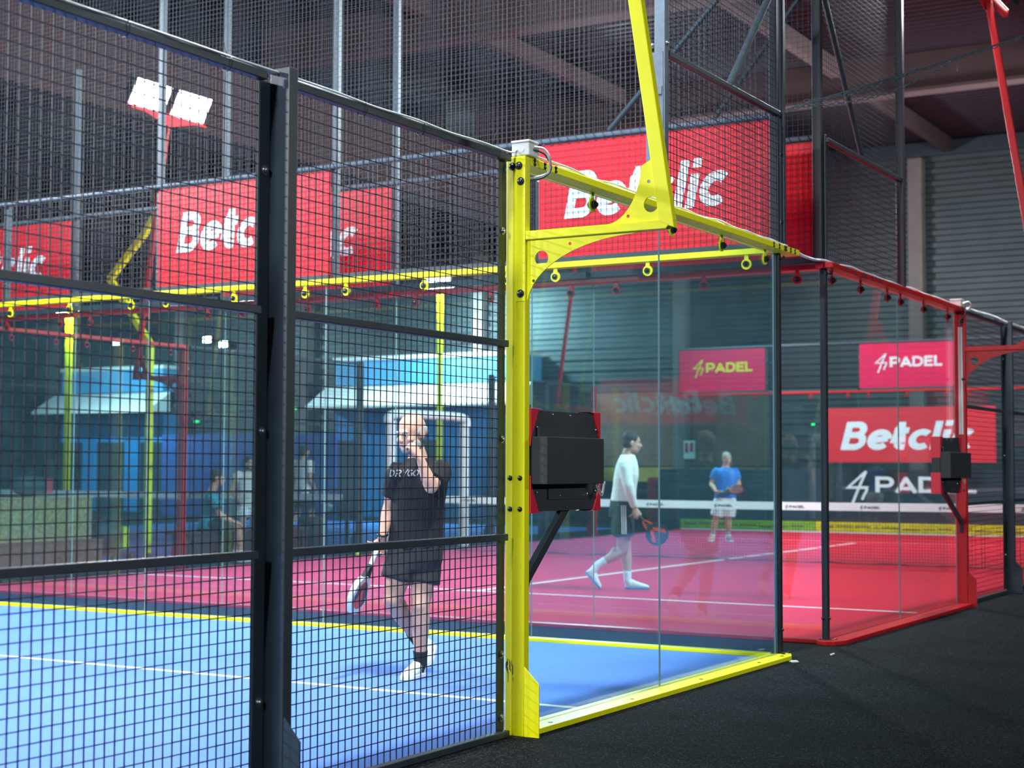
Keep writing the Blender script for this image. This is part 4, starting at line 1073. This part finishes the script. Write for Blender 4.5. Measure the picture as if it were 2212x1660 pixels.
def person(name,label,J,F,headf,cfg,vox=.0065,headup=(0,0,1)):
    """J: joints in world space; F: body forward; cfg: clothes"""
    e=thing(name,cfg['base'],label,'person'); F=V(F).normalized(); W=cfg.get('w',1.0)
    X=(J['shL']-J['shR']); X=(X-F*X.dot(F)).normalized()
    mb=MB(); chest=(J['shR']+J['shL'])/2+V((0,0,-.10))+F*.01; pel=(J['hipR']+J['hipL'])/2+V((0,0,.03)); neck=J['neck']
    TR=torso_rings(pel,chest,neck,X,F,W,W)
    mb.loft([ell(c,X,F,a,b) for c,a,b in TR])
    hc=J['head']; mb.tube([neck-(hc-neck).normalized()*.03,seg(neck,hc,.55),seg(neck,hc,.9)],[.062*W,.054*W,.055*W],14)
    hr,hq=head(mb,hc,headf,headup,cfg.get('hs',1.0))
    for sd in 'RL':
        sh,el_,wr=J['sh'+sd],J['el'+sd],J['wr'+sd]
        limb(mb,[seg(chest,sh,.55)+V((0,0,.02)),sh,seg(sh,el_,.35),el_,seg(el_,wr,.28),seg(el_,wr,.7),wr],[.070*W,.064*W,.054*W,.043*W,.046*W,.034*W,.027*W])
        mb.ball(el_,.043*W,10,8)
        hp,kn,an=J['hip'+sd],J['kn'+sd],J['an'+sd]
        limb(mb,[hp+V((0,0,.05)),hp,seg(hp,kn,.4),kn,seg(kn,an,.3),seg(kn,an,.7),an],[.095*W,.098*W,.084*W,.060*W,.062*W,.045*W,.038*W])
        kf=(seg(hp,an,.5)-kn); kd=-kf.normalized() if kf.length>.03 else F
        mb.ball(kn+kd*.012,.055*W,10,8)
        back=(F*-1); mb.ball(seg(kn,an,.27)+back*.018,V((.050,.050,.085))*W,10,8)
        tp=J['toe'+sd]; hl=J['heel'+sd]; mb.tube([an,seg(hl,tp,.45)+V((0,0,.035)),seg(hl,tp,.85)+V((0,0,.025))],[.037,.036,.022],10)
        if 'hand'+sd in J:
            h=J['hand'+sd]; hand(mb,wr,h['d'],h['n'],h['side'],h['curl'],h.get('thumb',(35,25,20)),cfg.get('hand',1.0))
    body=part('body',mb,M[cfg.get('skin','skin')],e,vox,3)
    face_parts(e,hq,headf,headup,hr,cfg.get('hs',1.0),cfg.get('brow'))
    s=cfg.get('hs',1.0); ax=(hr,V(headf).normalized(),V(headup))
    # hair
    if cfg.get('hair'):
        hb=MB(); k=cfg.get('hairlen',1.0)
        hb.ball(hq(0,-.020,.042),V((.083,.098,.090))*s,18,14,ax).ball(hq(0,-.045,-.005),V((.080,.070,.075))*s,16,12,ax)
        if k>1: hb.ball(hq(0,.055,.092),V((.055,.045,.030))*s,12,8,ax)
        part('hair',hb,M[cfg['hair']],e,.008,2,.004,40)
    if cfg.get('fringe'):
        hb=MB()
        for kk in (-1,1): hb.ball(hq(kk*.070,-.030,.005),V((.014,.055,.035))*s,12,8,ax)
        hb.ball(hq(0,-.085,-.005),V((.068,.024,.045))*s,14,10,ax); part('hair',hb,M[cfg['fringe']],e,.007,2)
    if cfg.get('beard'):
        hb=MB().ball(hq(0,.058,-.088),V((.042,.038,.032))*s,14,10,ax)
        for kk in (-1,1): hb.ball(hq(kk*.050,.024,-.068),V((.022,.045,.038))*s,12,8,ax)
        hb.ball(hq(0,.092,-.043),V((.028,.012,.007))*s,10,6,ax)
        part('beard',hb,M[cfg['beard']],e,.006,2,.002,60)
    # shirt
    st=MB(); g=.020; rs_=torso_rings(pel,chest,neck,X,F,W,W,g,-cfg.get('shirt_drop',.04))
    st.loft([ell(c,X,F,a*(1.03 if i<3 else 1),b*(1.06 if i<3 else 1)) for i,(c,a,b) in enumerate(rs_[:-1]+[(chest.lerp(neck,.90),.083*W,.080*W)])])
    for sd in 'RL':
        sh,el_,wr=J['sh'+sd],J['el'+sd],J['wr'+sd]; k=cfg.get('sleeve',.62)
        if k<=1: limb(st,[seg(chest,sh,.5)+V((0,0,.012)),sh,seg(sh,el_,k*.6),seg(sh,el_,k)],[.084*W,.083*W,.076*W,.074*W],14)
        else: limb(st,[seg(chest,sh,.5)+V((0,0,.012)),sh,seg(sh,el_,.5),el_,seg(el_,wr,.4),seg(el_,wr,.93)],[.082*W,.078*W,.066*W,.060*W,.054*W,.040*W],14)
    shirt=part('shirt',st,M[cfg['shirt']],e,.009,3,cfg.get('wr',.006),11)
    # shorts
    sb=MB(); up=(chest-pel).normalized()
    sb.loft([ell(pel+up*z,X,F,a*W,b*W) for z,a,b in ((-.13,.170,.135),(-.06,.192,.145),(.02,.190,.140),(.10,.172,.128))])
    for sd in 'RL':
        hp,kn=J['hip'+sd],J['kn'+sd]; k=cfg.get('short',.68); limb(sb,[hp+V((0,0,.03)),seg(hp,kn,k*.5),seg(hp,kn,k)],[.112*W,.116*W,.114*W],16)
    part('shorts',sb,M[cfg['shorts']],e,.009,3,.008,12)
    for sd in 'RL':
        kn,an=J['kn'+sd],J['an'+sd]; k=cfg.get('sockh',.30)
        so=MB(); limb(so,[seg(an,kn,k),seg(an,kn,k*.5),an,seg(an,seg(J['heel'+sd],J['toe'+sd],.35),.6)],[.050*W,.045*W,.044*W,.040*W],14)
        part('sock',so,M[cfg['sock']],e,.007,2)
        shoe(e,an,J['heel'+sd],J['toe'+sd],J.get('up'+sd,(0,0,1)),cfg['shoe'],cfg.get('sole','shoe_sole'))
    return e,shirt,X
def racket(name,grip_end,d,nrm,label,cols,sc=1.0):
    """padel racket: grip_end = butt, d = butt->tip, nrm = face normal"""
    o0=V(grip_end); d=V(d).normalized(); n=(V(nrm)-d*V(nrm).dot(d)).normalized(); s=d.cross(n)
    e=thing(name,o0,label,'racket'); P=lambda u,v,t: o0+s*(u*sc)+d*(v*sc)+n*(t*sc)
    out=[]
    for k in range(32):
        a=2*PI*k/32-PI/2; w=.128*(1-.18*max(0,-math.sin(a))**2); out.append((w*math.cos(a),.335+.128*math.sin(a)))
    holes=[arc(x,y,.0058,.0058,0,315,7) for (x,y) in [(i*.036+(j%2)*.018-.054,.29+j*.031) for j in range(4) for i in range(4 if j%2==0 else 3)] if abs(x)<.08]
    MB().plate(out,holes,P,-.019,.019).build('head_frame',M[cols[0]],e,bevel=.004)
    for t in (-.0205,.0195):
        MB().plate([(x*.72,.335+(y-.335)*.72) for x,y in out],[arc(q[0][0]-.0058,q[0][1],.0062,.0062,0,315,7) for q in holes],P,t,t+.001).build('face_print',M[cols[1]],e)
        for k in (-1,1): MB().plate([(k*.02,.25),(k*.10,.36),(k*.075,.40),(k*.0,.28)],[],P,t-.001 if t<0 else t+.0012,t if t<0 else t+.0022).build('stripe',M[cols[2]],e)
    MB().loft([[P(-.062,.245,-.014),P(-.040,.245,-.014),P(-.040,.245,.014),P(-.062,.245,.014)],[P(-.020,.128,-.013),P(-.004,.128,-.013),P(-.004,.128,.013),P(-.020,.128,.013)]]).build('throat',M[cols[2]],e)
    MB().loft([[P(.062,.245,-.014),P(.040,.245,-.014),P(.040,.245,.014),P(.062,.245,.014)],[P(.020,.128,-.013),P(.004,.128,-.013),P(.004,.128,.013),P(.020,.128,.013)]]).build('throat',M[cols[2]],e)
    MB().tube([P(0,0,0),P(0,.006,0),P(0,.02,0),P(0,.14,0)],[.018*sc,.020*sc,.0165*sc,.0155*sc],12).build('grip',M[cols[3]],e,auto=50)
    MB().tube([P(0,.0,0),P(.02,-.03,.01),P(.01,-.06,.0),P(-.01,-.03,-.01),P(0,.0,0)],.003,5).build('wrist_strap',M['bolt_black'],e)
    return e

# ---- player in black (foreground): standing on the left foot, right foot trailing, left hand at the face
D1=10.22
q=lambda px,py,d=0.: at(px,py,D1+d)
Rv=V((CR.x,CR.y,0)).normalized(); Fv=V((CF.x,CF.y,0)).normalized(); Z=V((0,0,1))
J=dict(neck=q(902,984),head=q(889,936,-.02),shR=q(861,1021,-.02),shL=q(951,1020,.05),elR=q(842,1092,.05),wrR=q(826,1163,-.04),
 elL=q(931,1053,-.20),wrL=q(908,992,-.235),hipR=q(874,1198,.0),hipL=q(919,1200,.03),
 knR=q(848,1296,-.04),anR=q(903,1385,.30),knL=q(908,1310,-.05),anL=q(908,1432,.0))
J['heelL']=V((J['anL'].x,J['anL'].y,.012))+Fv*.05+Rv*.01; J['toeL']=J['heelL']-Fv*.235-Rv*.10; J['toeL'].z=.012
J['heelR']=q(934,1398,.40); J['toeR']=q(920,1446,.26); J['upR']=(J['anR']-J['heelR']).normalized()+V((0,0,.5))-Fv*.4
hd=(-Fv*.75-Rv*.62-Z*.22).normalized(); hup=(Z+hd*.22).normalized()
J['handR']=dict(d=(-Z*.96-Rv*.28),n=(Rv*.2-Fv*.98),side=1,curl=(50,70,45))
J['handL']=dict(d=(Z*.78-Rv*.48-Fv*.05),n=(-Rv*.62-Z*.55+Fv*.55),side=-1,curl=((48,60,40),(52,66,45),(55,70,45),(58,72,45)))
base1=V((J['toeL'].x,J['toeL'].y,.0))
pe,shirt,X1=person('person','man in black with hand raised to his face, holding a racket',J,(-Fv*.90-Rv*.42),hd,
 dict(base=base1,shirt='shirt_black',shorts='shorts_black',sock='sock_black',shoe='shoe_white',fringe='hair_grey',beard='hair_grey',brow='hair_grey',sleeve=.72,short=.56,sockh=.22,w=1.0,hs=1.06,shirt_drop=-.11),headup=hup)
# chest lettering laid on the shirt
bv=BVHTree.FromPolygons([v.co+ORG[shirt.name] for v in shirt.data.vertices],[p.vertices for p in shirt.data.polygons])
def on_cloth(name,s_,o,u,v,dirn,h,material,parent,fit,w=.17,shear=.2):
    qs,L=words(s_,w,shear); mb=MB()
    for k,(qd,dp) in enumerate(qs):
        pts=[]
        for x,y in qd:
            p=o+u*((x/L-.5)*fit)+v*(y*h); hit=bv.ray_cast(p-dirn*.6,dirn); pts.append((hit[0] if hit[0] else p)-dirn*(.004+.0002*dp))
        mb.add(pts,[(0,1,2,3)])
    return mb.build(name,material,parent,fix=False)
fw=(-Fv*.90-Rv*.42).normalized(); ux=-X1 if X1.dot(Rv)<0 else X1
on_cloth('chest_print','DRYGO',q(892,1030),ux,Z,-fw,.046,M['shirt_print'],shirt,.20)
w0=J['wrR']+Z*.018
MB().tube([w0+V((math.cos(a)*.033,math.sin(a)*.033,.004*math.sin(a*2))) for a in [k*2*PI/18 for k in range(19)]],.008,8).build('watch',M['bolt_black'],pe,auto=60)
dv=(-Z*.90-Rv*.36-Fv*.18).normalized()
gp=J['wrR']+dv*.085-Fv*.035
racket('padel_racket',gp-dv*.03,dv,(Rv*1.0-Fv*.22),'white and orange red padel racket held by the man in black',('racket_white','racket_red','racket_black','grip_white'))

# ---- player in white on the red court, walking to the right
D2=17.58
q=lambda px,py,d=0.: at(px,py,D2+d)
J=dict(neck=q(1356,978),head=q(1365,957),shR=q(1350,1007,-.16),shL=q(1352,1006,.16),elR=q(1357,1050,-.24),wrR=q(1371,1099,-.20),
 elL=q(1346,1050,.26),wrL=q(1366,1092,.25),hipR=q(1343,1098,-.09),hipL=q(1345,1098,.09),
 knL=q(1352,1190,.10),anL=q(1356,1256,.06),knR=q(1345,1190,-.10),anR=q(1290,1222,-.12))
J['heelL']=q(1350,1278,.06);J['heelL'].z=.012; J['toeL']=J['heelL']+Rv*.27-Fv*.02
J['heelR']=q(1263,1238,-.12); J['toeR']=q(1294,1276,-.14); J['toeR'].z=max(J['toeR'].z,.02); J['upR']=(Rv*.75+Z*.6)
J['handR']=dict(d=(-Z*.85+Rv*.45),n=(-Rv*.35+Fv*.9),side=-1,curl=(55,70,45))
J['handL']=dict(d=(-Z*.95+Rv*.2),n=(-Fv),side=1,curl=(25,30,20))
pe2,sh2,X2=person('person','man in white long sleeves and dark shorts walking on red turf',J,Rv,(Rv*.97+Fv*.1-Z*.1),
 dict(base=V((J['heelL'].x,J['heelL'].y,0)),shirt='shirt_white',shorts='shorts_navy',sock='sock_white',shoe='shoe_white',sole='shoe_blue',hair='hair_dark',sleeve=2,short=.66,sockh=.32,w=1.0,shirt_drop=-.15),vox=.008)
for k in (-1,0,1):
    pts=[]
    for t in (.08,.3,.5,.7,.95):
        a=(J['hipR']+Z*.06).lerp(J['hipR'].lerp(J['knR'],.64),t); pts.append(a-Fv*.125+Rv*(.022*k+.01))
    mbx=MB(); mbx.tube(pts,.006,6); mbx.build('side_stripe',M['shirt_white'],pe2,auto=60)
dv=(-Z*.70+Rv*.70-Fv*.12).normalized()
gp=J['wrR']+V(J['handR']['d']).normalized()*.09+Fv*.03-Fv*.03
racket('padel_racket',gp-dv*.05,dv,(-Fv*.93+Rv*.2-Z*.2),'black and orange racket held by the man walking in white',('racket_black','racket_black','racket_red','racket_black'))

# ---- player in blue beyond the net, facing the camera
D3=29.2
q=lambda px,py,d=0.: at(px,py,D3+d)
J=dict(neck=q(1568,1008),head=q(1570,992),shR=q(1548,1020),shL=q(1587,1020),elR=q(1537,1046,.0),wrR=q(1547,1063,-.28),
 elL=q(1596,1046,.0),wrL=q(1584,1059,-.27),hipR=q(1556,1086),hipL=q(1577,1086),knR=q(1545,1126),knL=q(1573,1127),anR=q(1539,1159),anL=q(1573,1160))
for s_,dx in (('R',-.06),('L',.03)):
    J['heel'+s_]=V((J['an'+s_].x,J['an'+s_].y,.014))+Fv*.06; J['toe'+s_]=J['heel'+s_]-Fv*.26+Rv*dx
J['handR']=dict(d=(Rv*.75-Fv*.55-Z*.15),n=(Z*.5+Fv*.6),side=-1,curl=(40,50,35))
J['handL']=dict(d=(-Rv*.75-Fv*.45),n=(Z*.5+Fv*.6),side=1,curl=(40,50,35))
J['heelR'].z=J['heelL'].z=J['toeR'].z=J['toeL'].z=.014
person('person','man in blue shirt and white shorts standing beyond the net',J,-Fv,(-Fv-Z*.15),
 dict(base=V((J['heelR'].x,J['heelR'].y,0)),shirt='shirt_blue',shorts='shorts_white',sock='sock_white',shoe='shoe_orange',hair='hair_grey',sleeve=.62,short=.74,sockh=.14,w=1.08,shirt_drop=-.15),vox=.010)
a=q(1552,1068,-.36); b=q(1583,1060,-.36); dv=(b-a).normalized()
racket('padel_racket',a,dv,(Z*.8-Fv*.6),'dark red padel racket held across the belly of the man in blue',('racket_darkred','racket_darkred','racket_black','racket_black'))

# ---- far left: man in teal on the bench, man in white vest, man in white T-shirt walking away
p0=V((-11.15,10.28,.45)); fx=V((.75,.66,0)).normalized(); sx=fx.cross(Z)
def pj(f,s,z): return p0+fx*f+sx*s+V((0,0,z))
J=dict(neck=pj(.05,0,.58),head=pj(.12,0,.76),shR=pj(.05,.18,.48),shL=pj(.05,-.18,.48),elR=pj(.16,.25,.22),wrR=pj(.36,.16,.13),elL=pj(.16,-.25,.22),wrL=pj(.36,-.16,.13),
 hipR=pj(.0,.09,.07),hipL=pj(.0,-.09,.07),knR=pj(.42,.13,.06),knL=pj(.42,-.13,.06),anR=pj(.46,.12,-.36),anL=pj(.38,-.12,-.36))
for s_ in 'RL': J['heel'+s_]=V((J['an'+s_].x,J['an'+s_].y,.012))-fx*.05; J['toe'+s_]=J['heel'+s_]+fx*.26
for s_ in 'RL': J['hand'+s_]=dict(d=fx-Z*.4,n=-Z,side=1 if s_=='L' else -1,curl=(15,20,15))
person('person','man in teal shirt sitting on the dark bench at left',J,fx,(fx-Z*.1),
 dict(base=V((J['heelR'].x,J['heelR'].y,0)),shirt='shirt_teal',shorts='shorts_navy',sock='sock_white',shoe='shoe_white',hair='hair_dark',sleeve=.62,short=.85,sockh=.2,shirt_drop=-.02),vox=.010)
def standing(D,cx,ytop,ybot,label,cfg,F,hf,step=.0,arm=.0):
    q=lambda px,py,d=0.: at(px,py,D+d); k=FPX/D; F=V(F).normalized(); s=F.cross(Z); H=(ybot-ytop)/k; g=at(cx,ybot,D); g.z=.012
    p=lambda f,l,z: g+F*f+s*l+V((0,0,z*H))
    J=dict(neck=p(.01,0,.845),head=p(.04,0,.925),shR=p(0,.19,.80),shL=p(0,-.19,.80),elR=p(arm*.4-.05,.26,.625),wrR=p(.12+arm*.6,.22,.53),elL=p(-.06,-.26,.62),wrL=p(.08,-.25,.47),
     hipR=p(0,.09,.50),hipL=p(0,-.09,.50),knR=p(step*.5+.03,.10,.28),knL=p(-step*.2+.04,-.10,.28),anR=p(step,.10,.05),anL=p(-step,-.10,.05+step*.3))
    for t in 'RL':
        J['heel'+t]=J['an'+t]-F*.06; J['heel'+t].z=.014 if t=='R' or step==0 else J['anL'].z-.03; J['toe'+t]=J['heel'+t]+F*.26; J['toe'+t].z=.014
    J['handR']=dict(d=F*.5-Z*.8,n=-s,side=-1,curl=(45,60,40)); J['handL']=dict(d=F*.2-Z,n=s,side=1,curl=(25,30,20))
    c=dict(base=V((g.x,g.y,0))); c.update(cfg)
    return person('person',label,J,F,hf,c,vox=.010),J
_,Jw=standing(26.6,533,986,1180,'man in white vest and white shorts standing left of the foreground post',dict(shirt='shirt_white',shorts='shorts_white',sock='sock_white',shoe='shoe_white',hair='hair_dark',beard='hair_dark',sleeve=.35,short=.75,shirt_drop=.0),-Fv*.8+Rv*.5,-Fv*.5+Rv*.6)
_,Jb=standing(29.9,652,966,1168,'man in white shirt and dark shorts walking away, seen from behind',dict(shirt='shirt_white',shorts='shorts_navy',sock='sock_white',shoe='shoe_white',hair='hair_dark',sleeve=.6,short=.8,shirt_drop=.05),Fv*.75+Rv*.6,Fv*.6+Rv*.6,step=.22)
racket('padel_racket',Jb['wrR']-Z*.10+Fv*.03+Rv*.02,(-Z*.7+Rv*.6+Fv*.2),(-Fv+Rv*.2),'pale blue padel racket of the man walking away on the blue court',('racket_black','shoe_blue','racket_white','racket_black'))
